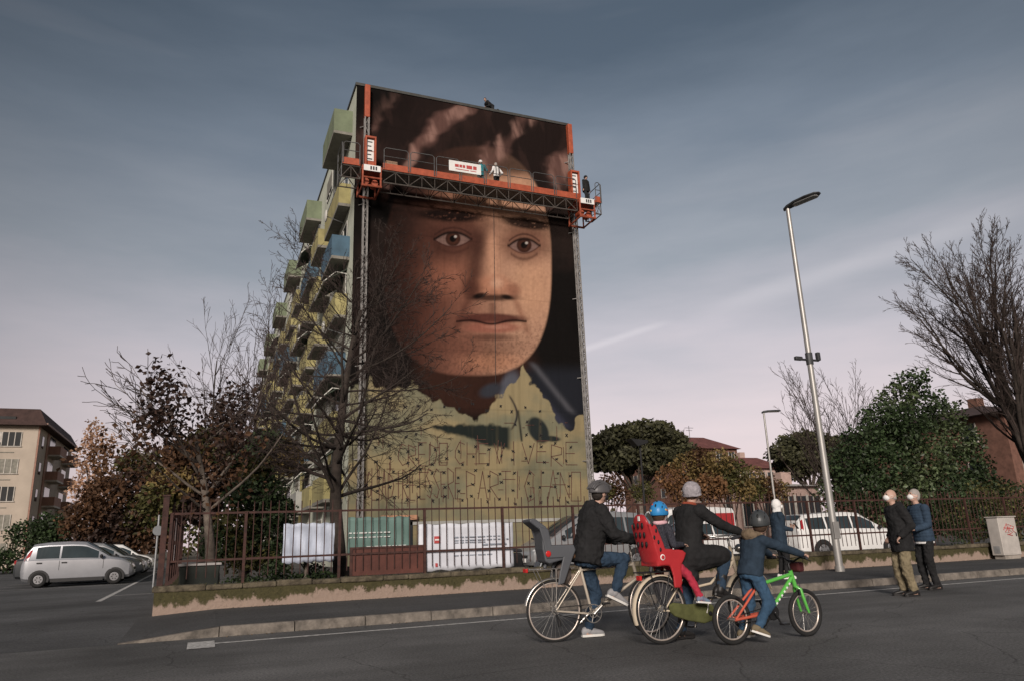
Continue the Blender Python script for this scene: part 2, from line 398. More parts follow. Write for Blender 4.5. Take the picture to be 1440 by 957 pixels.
mask = n.new('ShaderNodeMapRange'); mask.inputs['From Min'].default_value = .56; mask.inputs['From Max'].default_value = .66; l.new(s2.outputs[0], mask.inputs['Value'])
pl = n.new('ShaderNodeMixRGB'); pl.inputs['Color1'].default_value = (.26, .19, .15, 1); pl.inputs['Color2'].default_value = (.34, .265, .22, 1); l.new(n2.outputs['Fac'], pl.inputs['Fac'])
mo = n.new('ShaderNodeMixRGB'); mo.inputs['Color1'].default_value = (.018, .02, .012, 1); mo.inputs['Color2'].default_value = (.11, .095, .045, 1); l.new(n2.outputs['Fac'], mo.inputs['Fac'])
fm = n.new('ShaderNodeMixRGB'); l.new(mask.outputs[0], fm.inputs['Fac']); l.new(pl.outputs[0], fm.inputs['Color1']); l.new(mo.outputs[0], fm.inputs['Color2']); l.new(fm.outputs[0], bs.inputs['Base Color'])
bp_ = n.new('ShaderNodeBump'); bp_.inputs['Strength'].default_value = .8; bp_.inputs['Distance'].default_value = .03; l.new(n2.outputs['Fac'], bp_.inputs['Height']); l.new(bp_.outputs[0], bs.inputs['Normal'])
M_MOSSW = m
M_COPE = mat('coping', (.075, .06, .04), .97, var=.6, scale=6, bump=1.0, bscale=24, col2=(.15, .125, .085))
wall = thing('boundary_wall', 'low rendered boundary wall with dark moss streaks under the railings', 'wall', (12, 15.1, .1))
b = MB(); rnd = random.Random(11)
xs = [-.74+.25*i for i in range(113)]
rows = []
for x in xs:
    zt = .455+rnd.uniform(-.006, .006); f = 14.95+rnd.uniform(-.006, .006)
    rows.append([(x, f, .0), (x, f+.004, .22), (x, f, zt), (x, 15.25, zt), (x, 15.25, .0)])
vs = [p for r_ in rows for p in r_]; fs = []
for i in range(len(rows)-1):
    for k in range(4): fs.append((i*5+k, i*5+5+k, i*5+6+k, i*5+1+k))
fs += [(0, 1, 2, 3, 4), tuple(len(vs)-5+k for k in (4, 3, 2, 1, 0))]
b.add(vs, fs); b.build('wall_body', M_MOSSW, wall)
x = -.78
while x < 27.2:
    ln = rnd.uniform(.5, .95); h = rnd.uniform(.085, .115); yo = rnd.uniform(-.02, .012)
    bm_ = MB(); bm_.box((x+ln/2, 15.085+yo/2, .452+h/2), (ln-.004, .33-yo, h), Matrix.Rotation(rnd.uniform(-.006, .006), 3, 'Y'))
    bm_.build('coping_stone', M_COPE, wall, bevel=.028); x += ln
# moss and dead-leaf tufts along the coping
b = MB()
M_TUFT = mat('moss_tuft', (.06, .058, .022), .95, island=.5, var=.4)
for k in range(2600):
    x = rnd.uniform(-.7, 27); p = V((x, 14.93+abs(rnd.gauss(0, .06)), .535+rnd.uniform(-.02, .03)))
    if rnd.random() < .35: p.z = rnd.uniform(.3, .5); p.y = 14.945
    d = V((rnd.uniform(-1, 1), rnd.uniform(-1, .3), rnd.uniform(-.2, 1))).normalized()*rnd.uniform(.015, .045); e = d.cross(V((rnd.random(), rnd.random(), rnd.random()))).normalized()*rnd.uniform(.005, .012)
    b.add([p-e, p+e, p+d], [(0, 1, 2)])
tf = b.build('moss', M_TUFT, wall); tf['kind'] = 'stuff'
# grit and litter at the foot of wall and kerb
b = MB(); M_LITTER = mat('litter', (.10, .07, .04), .95, island=.6, var=.3)
for k in range(2600):
    if k % 3: x = rnd.uniform(.5, 28); y = 14.94-abs(rnd.gauss(0, .10)); z = T+.004
    else: x = rnd.uniform(.3, 28); y = 11.44-abs(rnd.gauss(0, .07)); z = .004
    a = rnd.uniform(0, 6.28); r_ = rnd.uniform(.006, .024); tl = rnd.uniform(.2, .7)
    b.add([(x, y, z), (x+r_*math.cos(a), y+r_*math.sin(a), z+r_*tl), (x+r_*math.cos(a+1.3), y+r_*math.sin(a+1.3), z+.001)], [(0, 1, 2)])
tag(b.build('fallen_leaf_litter', M_LITTER), 'scattered dead leaf bits along the wall foot and kerb', 'leaf litter', kind='stuff')
# ------------------------------------------------------------------ railings
M_RUST = mat('rust_paint', (.040, .018, .015), .75, var=.5, scale=7, bump=.3, bscale=60, col2=(.075, .030, .023))
FY = 15.10
fence = thing('railing_fence', 'long rusty red iron railing fence on the mossy boundary wall', 'fence', (12, FY, .54))
bar_me = meshonly(MB().tube([(0, 0, 0), (0, 0, 1.36)], .0095, 6), 'bar', M_RUST)
bar_me2 = meshonly(MB().tube([(0, 0, 0), (0, 0, .55), (.004, 0, 1.0), (0, 0, 1.36)], .0095, 6), 'bar', M_RUST)
post_me = meshonly(MB().box((0, 0, .635), (.05, .05, 1.27)).box((0, 0, 1.28), (.062, .062, .02)), 'post', M_RUST)
posts = [-.56, .72, 2.47, 4.19, 5.91, 7.6, 9.3, 11.0, 12.7, 14.34, 15.95, 17.3, 18.66, 20.16, 21.8, 23.5, 25.2, 26.9]
for x in posts: place(post_me, 'post', fence, (x, FY, .54))
for a, c in zip(posts, posts[1:]):
    for z in (1.81, .97):
        MB().box(((a+c)/2, FY, z), (c-a-.05, .014, .038)).build('rail', M_RUST, fence)
    k = max(2, round((c-a)/.152))
    for i in range(1, k):
        place(rnd.choice((bar_me, bar_me, bar_me2)), 'bar', fence, (a+(c-a)*i/k, FY-.001, .66+rnd.uniform(-.006, .006)), Matrix.Rotation(rnd.uniform(0, 6.3), 3, 'Z') @ Matrix.Rotation(rnd.gauss(0, .006), 3, 'X'))
# side run of the railings along the car park
sf = thing('side_railing', 'rusty red railing panels running back along the car park edge', 'fence', (-.56, 19, .1))
MB().bb((-.70, 15.26, .02), (-.42, 24.0, .5)).build('low_wall', M_MOSSW, sf)
sposts = [16.2+1.3*i for i in range(7)]
for y in sposts: place(post_me, 'post', sf, (-.56, y, .49))
for a, c in zip([15.15]+sposts, sposts):
    for z in (1.76, .93): MB().box((-.56, (a+c)/2, z), (.014, c-a-.05, .038)).build('rail', M_RUST, sf)
    for i in range(1, 9): place(bar_me, 'bar', sf, (-.56, a+(c-a)*i/9, .62))
gp = thing('gate_post', 'tall square rusty red gate post at the corner of the wall', 'post', (-.66, 15.1, .5))
MB().bb((-.72, 15.04, .54), (-.62, 15.14, 2.12)).build('shaft', M_RUST, gp); MB().bb((-.735, 15.025, 2.12), (-.605, 15.155, 2.15)).build('cap', M_RUST, gp)
# ------------------------------------------------------------------ painted apartment block
BY, BX0, BX1, BZ = 35.0, 6.05, 18.72, 25.02
def lin(c): return [((x/255+.055)/1.055)**2.4 if x > 10 else x/255/12.92 for x in c]
M_PALE = mat('pale_render', (.46, .48, .40), .9, var=.18, scale=.6, bump=.2, bscale=20)
M_GREEN = mat('green_render', (.15, .18, .115), .85, var=.2, scale=1.2)
M_YELLOW = mat('yellow_render', (.30, .265, .12), .85, var=.25, scale=1.5)
M_BLUE = mat('blue_panel', (.05, .10, .145), .7, var=.25, scale=1.5)
M_GREYR = mat('grey_render', (.30, .30, .28), .9, var=.25, scale=1.2)
M_SOFF = mat('soffit', (.20, .19, .165), .9, var=.2)
M_DKGL = mat('dark_glass', (.022, .026, .03), .12, var=.3, scale=.8, spec=.6)
M_WFRAME = mat('window_frame_white', (.55, .54, .5), .6, var=.1)
M_SHUT = mat('shutter', (.20, .19, .16), .8, var=.3)
M_AWN = mat('awning', (.07, .09, .07), .9, var=.3)
M_GALV = mat('galvanised', (.32, .33, .34), .45, metal=.7, var=.25, scale=8)
bld = thing('apartment_building', 'tall apartment block with a painted portrait mural on its end wall', 'building', ((BX0+BX1)/2, 70, 0))
BEND = 103
MB().bb((BX0, BY+.02, 0), (BX1, BEND, BZ)).build('wall_body', M_PALE, bld)
b = MB(); b.bb((BX0-.06, BY-.05, BZ), (BX1+.06, BY+.32, BZ+.16)); b.bb((BX0-.06, BY+.32, BZ), (BX0+.25, BEND, BZ+.16)); b.bb((BX1-.25, BY+.32, BZ), (BX1+.06, BEND, BZ+.16))
b.build('roof_edge', mat('roof_flashing', (.06, .06, .055), .6, metal=.3), bld)
# ---- mural: colours painted on the wall, a plain generic portrait
NX, NZ = 300, 540
gx = np.linspace(BX0, BX1, NX); gz = np.linspace(.1, BZ-.002, NZ)
X, Z = np.meshgrid(gx, gz)
Pw = np.stack([X, np.full_like(X, BY), Z-CAM_H], -1)
cw = Pw @ np.array(c_f)
U = 720+F_PX*(Pw @ np.array(c_r))/cw; W_ = 478.5-F_PX*(Pw @ np.array(c_u))/cw
rng = np.random.default_rng(5)
def vnoise(x, y, seed):
    r_ = np.random.default_rng(seed).random((64, 64))
    xi = np.floor(x).astype(int); yi = np.floor(y).astype(int); fx = x-xi; fy = y-yi
    fx = fx*fx*(3-2*fx); fy = fy*fy*(3-2*fy)
    g = lambda a, c: r_[a % 64, c % 64]
    return (g(xi, yi)*(1-fx)+g(xi+1, yi)*fx)*(1-fy)+(g(xi, yi+1)*(1-fx)+g(xi+1, yi+1)*fx)*fy
def fbm(x, y, seed, o=4): return sum(vnoise(x*2**i, y*2**i, seed+i)*.5**i for i in range(o))/sum(.5**i for i in range(o))
def ss(e0, e1, x): t = np.clip((x-e0)/(e1-e0), 0, 1); return t*t*(3-2*t)
def ell(cx, cy, rx, ry, soft=.3, ang=0.):
    a = math.radians(ang); dx = U-cx; dy = W_-cy
    x = (dx*math.cos(a)+dy*math.sin(a))/rx; y = (-dx*math.sin(a)+dy*math.cos(a))/ry
    return 1-ss(1-soft, 1+soft, np.sqrt(x*x+y*y))
ART = np.zeros(U.shape+(3,)); K = .68
def put(mask, col, op=1.0):
    c = np.array(lin(col))*K; m_ = (np.clip(mask, 0, 1)*op)[..., None]; ART[:] = ART*(1-m_)+c*m_
ART[:] = np.array(lin((21, 18, 17)))*K
put(ss(.45, .75, fbm(U/60, W_/70, 3)), (52, 40, 36), .6)
# hair: a plain dark mass with soft strands
put(ell(672, 215, 146, 104, .2), (40, 29, 27))
st = fbm(U/26+W_/60, W_/90-U/120, 21)
put(ell(680, 200, 150, 85, .35)*ss(.45, .68, st), (92, 66, 60), .8)
st2 = fbm(U/14-W_/40, W_/60+U/80, 31)
put(ell(690, 190, 140, 75, .45)*ss(.55, .75, st2), (124, 92, 84), .55)
# neck and face
put(ell(668, 520, 84, 62, .2)*ss(420, 470, W_), (58, 37, 30))
fx = 668; side = np.where(U < fx, 128, 108)
ex_ = np.where(W_ < 370, 2.3, 2.75)
face = (np.abs((U-fx)/side)**ex_+np.abs((W_-370)/np.where(W_ < 370, 165, 158))**ex_)**(1/ex_)
fm_ = 1-ss(.975, 1.012, face)
shade = ss(540, 765, U)
base = np.zeros_like(ART); base[:] = np.array(lin((56, 36, 31)))*K
mid = np.array(lin((142, 97, 80)))*K; lit = np.array(lin((196, 152, 126)))*K
t1 = ss(.02, .5, shade)[..., None]; base = base*(1-t1)+mid*t1
t2 = ss(.5, .95, shade)[..., None]; base = base*(1-t2)+lit*t2
m_ = fm_[..., None]; ART[:] = ART*(1-m_)+base*m_
F = fm_
skin_n = fbm(U/5, W_/5, 41, 4)
put(F*ell(704, 270, 70, 30, .6), (210, 160, 128), .55)
put(F*ell(748, 405, 26, 40, .7), (216, 166, 132), .55)
put(F*ell(598, 430, 46, 78, .7), (96, 58, 48), .6)
put(F*ell(634, 392, 34, 22, .8), (170, 112, 90), .5)
put(F*ell(694, 508, 40, 13, .7), (186, 130, 100), .6)
put(F*ell(690, 487, 60, 12, .7), (104, 66, 54), .45)
put(F*np.exp(-((U-(655-.42*(W_-430)))/6)**2)*ss(405, 430, W_)*(1-ss(465, 485, W_)), (82, 48, 40), .55)   # cheek folds
put(F*np.exp(-((U-(728+.38*(W_-430)))/5)**2)*ss(405, 430, W_)*(1-ss(460, 480, W_)), (132, 84, 66), .55)
put(F*ell(638, 334, 44, 30, .55), (76, 46, 39), .8); put(F*ell(738, 341, 36, 27, .55), (104, 64, 52), .75)
brow = fbm(U/4, W_/2.2, 61, 3)
put(F*ell(634, 303, 46, 9, .35, 3)*ss(.25, .55, brow+.15), (24, 17, 16), .95); put(F*ell(742, 314, 36, 8, .35, 8)*ss(.25, .55, brow+.15), (30, 20, 18), .95)
for ex, ey, rx in ((637, 337, 25), (737, 346, 21)):
    lid = np.abs(W_-ey)/(9.5*np.clip(1-((U-ex)/rx)**2, .001, 1)); eye = (1-ss(.9, 1.1, lid))*(np.abs(U-ex) < rx)
    put(F*eye, (134, 106, 98)); put(F*eye*ell(ex, ey-1, 10.5, 10.5, .12), (56, 33, 26)); put(F*eye*ell(ex, ey-1, 8, 8, .3), (88, 54, 42), .5); put(F*eye*ell(ex, ey-1, 4.6, 4.6, .2), (10, 8, 8)); put(F*eye*ell(ex+3.5, ey-4, 2.0, 1.8, .4), (205, 195, 188), .9)
    up_ = W_-(ey-9.5*np.clip(1-((U-ex)/rx)**2, 0, 1)); put(F*np.exp(-((up_+.5)/2.2)**2)*(np.abs(U-ex) < rx*1.12), (20, 13, 12), .95); put(F*np.exp(-((up_+7)/1.6)**2)*(np.abs(U-ex) < rx*1.05), (60, 36, 31), .8)
    lo_ = W_-(ey+9.5*np.clip(1-((U-ex)/rx)**2, 0, 1)); put(F*np.exp(-((lo_-.8)/1.2)**2)*(np.abs(U-ex) < rx), (66, 38, 34), .7); put(F*np.exp(-((lo_-9)/2.5)**2)*(np.abs(U-ex) < rx*.9), (72, 44, 37), .6)
nw = 8+.05*np.clip(W_-330, 0, 80)
put(F*np.exp(-((U-(692+.03*(W_-340)))/nw)**2)*ss(318, 345, W_)*(1-ss(404, 414, W_)), (216, 164, 134), .8)
put(F*np.exp(-((U-(672-.10*(W_-340)))/12)**2)*ss(310, 335, W_)*(1-ss(404, 420, W_)), (66, 40, 34), .8)
put(F*ell(694, 404, 27, 16, .4), (184, 128, 102), .75); put(F*ell(664, 406, 12, 13, .6), (86, 52, 43), .85); put(F*ell(722, 409, 10, 10, .6), (150, 100, 80), .8); put(F*ell(699, 398, 8, 7, .8), (226, 180, 152), .7)
put(F*ell(693, 419, 32, 4.5, .6), (44, 26, 23), .85); put(F*ell(674, 416, 9, 3.6, .5, -14), (16, 10, 10), .95); put(F*ell(713, 418, 8, 3.2, .5, 12), (22, 13, 12), .95)
put(F*np.exp(-((U-693)/6)**2)*ss(424, 428, W_)*(1-ss(440, 444, W_)), (96, 60, 50), .6)
put(F*ell(691, 448, 46, 7, .3, 1), (92, 52, 45), .95); put(F*ell(693, 461, 38, 8, .35), (158, 100, 84), .9); put(F*ell(700, 460, 16, 3, .6), (196, 140, 120), .6)
put(F*np.exp(-((W_-(453.5-.0012*(U-691)**2+2*np.cos((U-691)/9.)))/1.7)**2)*(np.abs(U-691) < 50), (24, 13, 13), .97)
put(F*ell(693, 474, 30, 4.5, .6), (82, 50, 42), .65)
put(F*(1-ss(545, 610, U)), (34, 25, 22), .7)
stub = ss(.45, .7, fbm(U/2.2, W_/2.2, 71, 2))*ss(425, 480, W_); put(F*stub*(1-ell(692, 455, 50, 18, .4)), (84, 58, 50), .35)
put(F*ss(.5, .8, skin_n), (96, 60, 49), .10)
grain = fbm(U/3, W_/3, 77, 2); ART *= (.88+.24*grain)[..., None]
wave = np.sin((U-560)/17.+.045*W_+5*fbm(U/70, W_/45, 13))*.5+.5
hr = ell(672, 212, 150, 98, .25)*(1-fm_*ss(236, 256, W_))
put(hr, (36, 27, 25), .85); put(hr*ss(.55, .95, wave)*ss(.3, .6, st), (112, 82, 75), .85); put(hr*ss(.75, 1, wave)*ss(.35, .65, st2), (176, 138, 126), .7)
# collar and coat painted in greys
put(ss(735, 742, U)*ss(505, 530, W_), (38, 40, 47))
put(np.exp(-(((U-747)*.78-(W_-508)*.63)/4.)**2)*ss(505, 515, W_)*(1-ss(575, 585, W_))*ss(738, 744, U), (92, 92, 98), .8); put(np.exp(-(((U-752)*.84-(W_-552)*.75)/7.)**2)*ss(548, 556, W_)*(1-ss(596, 606, W_)), (66, 68, 84), .8)
put(ell(716, 545, 13, 24, .35, 18), (92, 94, 104)); put(ell(690, 548, 16, 9, .4, -20), (58, 60, 68))
# bare wall still waiting for paint
edge = np.interp(U, [490, 520, 545, 580, 600, 630, 650, 672, 690, 705, 722, 735, 745, 770, 795, 802, 812, 825], [545, 534, 548, 540, 556, 568, 584, 590, 566, 552, 545, 515, 532, 566, 604, 606, 588, 578])+3*np.sin(U/3.1)
edge += 22*(fbm(U/12, W_/12, 9)-.5)
bare = ss(-2, 2, W_-edge)
olive = np.array(lin((140, 127, 97)))*K*1.42; ol2 = np.array(lin((114, 112, 92)))*K*1.42
tt = ss(.3, .7, fbm(U/45, W_/30, 15))[..., None]; warm = ss(560, 660, W_)[..., None]
oc = ol2*(1-tt)+olive*tt
m_ = bare[..., None]; ART[:] = ART*(1-m_)+oc*m_
blot = 1-ss(-3, 3, np.abs(W_-(598+.16*(U-605)))-np.clip((U-600)*.17, 0, 15)+8*(fbm(U/9, W_/9, 4)-.5))
put(blot*ss(600, 612, U)*(1-ss(712, 722, U)), (40, 46, 44))
put(ell(757, 604, 13, 20, .15, -30), (44, 50, 50)); put(ell(776, 616, 12, 4, .3, 5), (44, 50, 50))
ln_ = np.exp(-((U-(719+8*np.sin((W_-560)/14.)))/1.6)**2)*ss(552, 560, W_)*(1-ss(600, 606, W_)); put(ln_, (36, 34, 44))
ln_ = np.exp(-((U-(729+.12*(W_-580)))/1.6)**2)*ss(574, 578, W_)*(1-ss(618, 622, W_)); put(ln_, (36, 40, 40))
drip = np.clip(fbm(U/5, W_/160, 55)-.55, 0, 1)*2.2*bare; put(drip, (120, 109, 82), .55)
zj = np.abs((Z % 3.05)-1.5); xj = np.abs((X-BX0) % 3.2-1.6); ART *= (1-.16*np.exp(-(zj/.035)**2)-.12*np.exp(-(xj/.035)**2))[..., None]
roll = fbm(U/2.2, W_/22, 88, 3); ART *= (.92+.16*roll)[..., None]
dirt = ss(.55, .8, fbm(U/30, W_/50, 66)); ART *= (1-.18*dirt)[..., None]
me = bpy.data.meshes.new('mural_wall')
vs = np.stack([X-bld.location.x, np.full_like(X, BY-bld.location.y), Z], -1).reshape(-1, 3)
i0 = (np.arange(NZ-1)[:, None]*NX+np.arange(NX-1)[None, :]).ravel()
fs = np.stack([i0, i0+1, i0+NX+1, i0+NX], -1)
me.from_pydata(vs.tolist(), [], fs.tolist())
ca = me.color_attributes.new('art', 'FLOAT_COLOR', 'POINT')
ca.data.foreach_set('color', np.concatenate([np.clip(ART, 0, .85), np.ones(ART.shape[:2]+(1,))], -1).astype(np.float32).ravel())
M_ART = mat('mural_paint', (.5, .5, .5), .9, bump=.15, bscale=6, spec=.1)
n, l, bs = nodes(M_ART); at = n.new('ShaderNodeAttribute'); at.attribute_name = 'art'; l.new(at.outputs['Color'], bs.inputs['Base Color'])
me.materials.append(M_ART); me.update()
mural = bpy.data.objects.new('mural_wall', me); COL.objects.link(mural); mural.parent = bld
mural['label'] = 'end wall painted with a huge warm-toned portrait, bare olive below'
# ---- lettering strokes brushed on the bare wall
GL = {'A': [[(0, 0), (.5, 1), (1, 0)], [(.2, .4), (.8, .4)]], 'C': [[(1, .9), (.5, 1), (0, .6), (0, .3), (.5, 0), (1, .1)]], 'D': [[(0, 0), (0, 1), (.7, .85), (1, .5), (.7, .1), (0, 0)]],
      'E': [[(1, 1), (0, 1), (0, 0), (1, 0)], [(0, .5), (.8, .5)]], 'G': [[(1, .85), (.5, 1), (0, .5), (.4, 0), (1, .1), (1, .45), (.6, .45)]], 'H': [[(0, 0), (0, 1)], [(1, 0), (1, 1)], [(0, .5), (1, .5)]],
      'I': [[(.5, 0), (.5, 1)]], 'L': [[(0, 1), (0, 0), (1, 0)]], 'N': [[(0, 0), (0, 1), (1, 0), (1, 1)]], 'O': [[(0, 0), (0, 1), (1, 1), (1, 0), (0, 0)]], 'P': [[(0, 0), (0, 1), (.9, .85), (.9, .55), (0, .45)]],
      'R': [[(0, 0), (0, 1), (.9, .85), (.9, .55), (0, .45), (1, 0)]], 'S': [[(1, .9), (.4, 1), (0, .75), (1, .3), (.6, 0), (0, .1)]], 'T': [[(.5, 0), (.5, 1)], [(0, 1), (1, 1)]], 'V': [[(0, 1), (.5, 0), (1, 1)]]}
M_SCRAWL = mat('red_brown_paint', (.085, .036, .028), .9, var=.4)
def stroke(mb, pts, wd=.05, y=BY-.012):
    for a, c in zip(pts, pts[1:]):
        d = (c-a); d.y = 0
        if d.length < 1e-4: continue
        p = V((-d.z, 0, d.x)).normalized()*wd/2
        e = d.normalized()*wd*.3
        mb.prism([V((q.x, y, q.z)) for q in (a-e-p, c+e-p, c+e+p, a-e+p)], (0, .006, 0))
def word(txt, u0, u1, vt, vb):
    n_ = len(txt); rn = random.Random(txt)
    for i, ch in enumerate(txt):
        a = u0+(u1-u0)*i/n_; c = u0+(u1-u0)*(i+.78)/n_
        mb = MB(); dt, db = rn.uniform(-3, 3), rn.uniform(-3, 3)
        for pl_ in GL[ch]:
            stroke(mb, [ony(a+(c-a)*x+rn.uniform(-.6, .6), vb+db+(vt+dt-vb-db)*y, BY) for x, y in pl_], .036)
        mb.build('painted_letter', M_SCRAWL, mural)
word('PARTIGIANO', 656, 820, 663, 702); word('ESSERE', 590, 650, 660, 700); word('DIRE', 546, 586, 662, 702); word('VOGLIA', 502, 544, 660, 700)
word('CHE', 640, 690, 620, 652); word('VIVERE', 694, 816, 622, 652); word('CREDO', 560, 632, 622, 654)
M_TICK = mat('tick_paint', (.022, .02, .02), .9)
mb = MB(); rn = random.Random(4)
for i in range(17):
    for j in range(8):
        u = 512+i*19.2+rn.uniform(-4, 4); v = 570+j*18.5+rn.uniform(-4, 4)+(i % 2)*5
        if 600 < u < 722 and 590 < v < 626: continue
        if u > 765 and v < 610: continue
        if u > 816: continue
        p = ony(u, v, BY); r_ = .07
        for a in (rn.uniform(.5, .9), rn.uniform(2.0, 2.6)):
            d = V((math.cos(a), 0, math.sin(a)))*r_*rn.uniform(.8, 1.4); stroke(mb, [p-d, p+d], .05, BY-.02)
tk = mb.build('grid_ticks', M_TICK, mural); tk['kind'] = 'stuff'
mb = MB()
for k in range(60):
    u = rn.uniform(500, 800); v = rn.uniform(590, 700); du = rn.uniform(-4, 22)*(k % 2); dv = rn.uniform(10, 30)*((k+1) % 2)
    stroke(mb, [ony(min(u+du*t+rn.uniform(-.5, .5), 817), v+dv*t, BY) for t in (0, .3, .65, 1)], .03, BY-.016)
sk = mb.build('sketch_lines', M_SCRAWL, mural); sk['kind'] = 'stuff'
# hanging plumb cable down the middle of the mural
pc = MB().tube([ony(694, 272, 34.9), ony(697, 540, 34.9)], .012, 5)
# ---- balconies down the long side
rn = random.Random(9)
FLH = 3.05
cols8 = [M_GREYR, M_YELLOW, M_YELLOW, M_BLUE, M_YELLOW, M_BLUE, M_YELLOW, M_GREEN]
def balcony(y0, ln, px, z, h, m, rail=False, enclosed=False):
    x1 = BX0-.002; x0 = x1-px
    o = MB().bb((x0, y0, z-.16), (x1, y0+ln, z)).build('balcony', M_SOFF, bld)
    t = .1
    b = MB(); b.bb((x0, y0+t, z+.002), (x0+t, y0+ln-t, z+h)); b.bb((x0, y0, z+.002), (x1, y0+t, z+h)); b.bb((x0, y0+ln-t, z+.002), (x1, y0+ln, z+h))
    b.build('parapet', m, o)
    if rail:
        b = MB(); b.tube([(x1, y0+.05, z+h+.25), (x0+.05, y0+.05, z+h+.25), (x0+.05, y0+ln-.05, z+h+.25), (x1, y0+ln-.05, z+h+.25)], .022, 6)
        for k in range(8): yy = y0+.1+(ln-.2)*k/7; b.tube([(x0+.05, yy, z+h-.02), (x0+.05, yy, z+h+.25)], .014, 5)
        for k in range(3): xx = x0+.1+(px-.2)*k/2; b.tube([(xx, y0+.05, z+h-.02), (xx, y0+.05, z+h+.25)], .014, 5)
        b.build('hand_rail', M_GALV, o)
    return o
def swindow(y0, ln, z0, z1, shut=.4):
    o = MB().bb((BX0-.03, y0, z0), (BX0+.01, y0+ln, z1)).build('window', M_DKGL, bld)
    b = MB(); x = BX0-.05
    for a, c in (((y0, z0), (y0+.07, z1)), ((y0+ln-.07, z0), (y0+ln, z1)), ((y0+.07, z0), (y0+ln-.07, z0+.07)), ((y0+.07, z1-.07), (y0+ln-.07, z1)), ((y0+ln/2-.03, z0+.07), (y0+ln/2+.03, z1-.07))):
        b.bb((x-.01, a[0], a[1]), (x+.03, c[0], c[1]))
    b.build('frame', M_WFRAME, o)
    if shut: MB().bb((x-.03, y0+.08, z1-(z1-z0)*shut), (x, y0+ln-.08, z1-.08)).build('shutter', M_SHUT, o)
for md in range(6):
    Y0 = 36.0+11.7*md
    for f in range(8):
        z = f*FLH+.25
        if z > 23: z = 22.72
        if Y0+4.2 > BEND: continue
        m_ = cols8[f] if md % 2 == 0 else [M_YELLOW, M_GREYR, M_BLUE, M_YELLOW, M_YELLOW, M_YELLOW, M_BLUE, M_GREEN][f]
        if f == 7: balcony(Y0, 4.2, 1.0, 22.70, 1.32, M_GREEN)
        elif f > 0:
            balcony(Y0+rn.uniform(-.1, .5), rn.uniform(3.6, 5.6), .62+.3*(f % 2), z, 1.15, m_, rail=(f % 3 == 0))
            swindow(Y0+.7, 2.6, z+.12, z+2.35, rn.choice((0, .3, .6)))
        else:
            swindow(Y0+.6, 3.0, .9, 2.6, .2)
        # second bay of the module
        Y1 = Y0+6.2
        if Y1+4 < BEND:
            if f in (1, 2, 3, 4, 5, 6): balcony(Y1, 3.4, .85, z, 1.05, rn.choice((M_YELLOW, M_GREYR, M_YELLOW, M_YELLOW)), rail=f in (3, 6))
            swindow(Y1+.5, 2.2, z+(.12 if f in (2, 3, 5, 6) else .95), z+2.35, rn.choice((0, .4, .8)))
        if f in (1, 2, 4) or (f == 6 and md % 2):   # folding-arm awnings
            ya, za = Y0+.6, z+2.62
            o = MB().prism([(BX0-.01, ya, za), (BX0-1.15, ya, za-.75), (BX0-1.15, ya, za-.79), (BX0-.01, ya, za-.04)], (0, 3.4, 0)).build('awning', M_AWN, bld)
            b = MB(); b.tube([(BX0-.02, ya-.03, za-.3), (BX0-.6, ya-.03, za-.25), (BX0-1.15, ya-.03, za-.79)], .03, 5); b.bb((BX0-1.2, ya-.04, za-.84), (BX0-1.13, ya+3.44, za-.76)); b.build('arm', M_WFRAME, o)
    if Y0+11.7 < BEND: MB().bb((BX0-.12, Y0+5.3, .0), (BX0-.002, Y0+5.75, 24.2)).build('pilaster', M_YELLOW if md % 2 else M_GREYR, bld)
    # yellow infill panels between bays
    for f in range(1, 7):
        if rn.random() < .75 and Y0+11 < BEND: MB().bb((BX0-.05, Y0+4.4+.0, f*FLH+.3), (BX0-.001, Y0+5.25, f*FLH+2.9)).build('panel', rn.choice((M_YELLOW, M_YELLOW, M_GREYR)), bld)
for f, (yy, zz_) in enumerate(((37.6, 16.6), (49, 13.4), (37.2, 10.2))):
    b = MB(); c0 = V((5.0, yy, zz_+1.75)); b.ell(c0, (.08, .34, .34), n=16); d_ = b.build('satellite_dish', M_WFRAME, bld); MB().tube([c0, (BX0, yy+.1, zz_+1.5)], .025, 5).build('bracket', M_GALV, d_)
# ground floor details of the end wall: garage opening with beam
b = MB(); a, c = ony(541, 731, BY), ony(580, 737, BY); b.bb((a.x, BY-.05, .1), (c.x, BY-.004, a.z)); op = b.build('doorway', M_DKGL, bld); MB().bb((a.x-.2, BY-.25, a.z), (c.x+.2, BY-.002, a.z+.22)).build('lintel', mat('lintel', (.38, .2, .12), .8), op)
b = MB(); a, c = ony(500, 716, BY), ony(800, 716, BY); b.bb((a.x+.5, BY-.05, 1.95), (BX1-.3, BY-.021, 2.1)); b.build('dado_pipe', M_GREYR, bld)
tag(pc.build('plumb_cable', mat('cable', (.03, .03, .03), .7)), 'thin dark cable hanging from the work platform down the mural', 'cable')
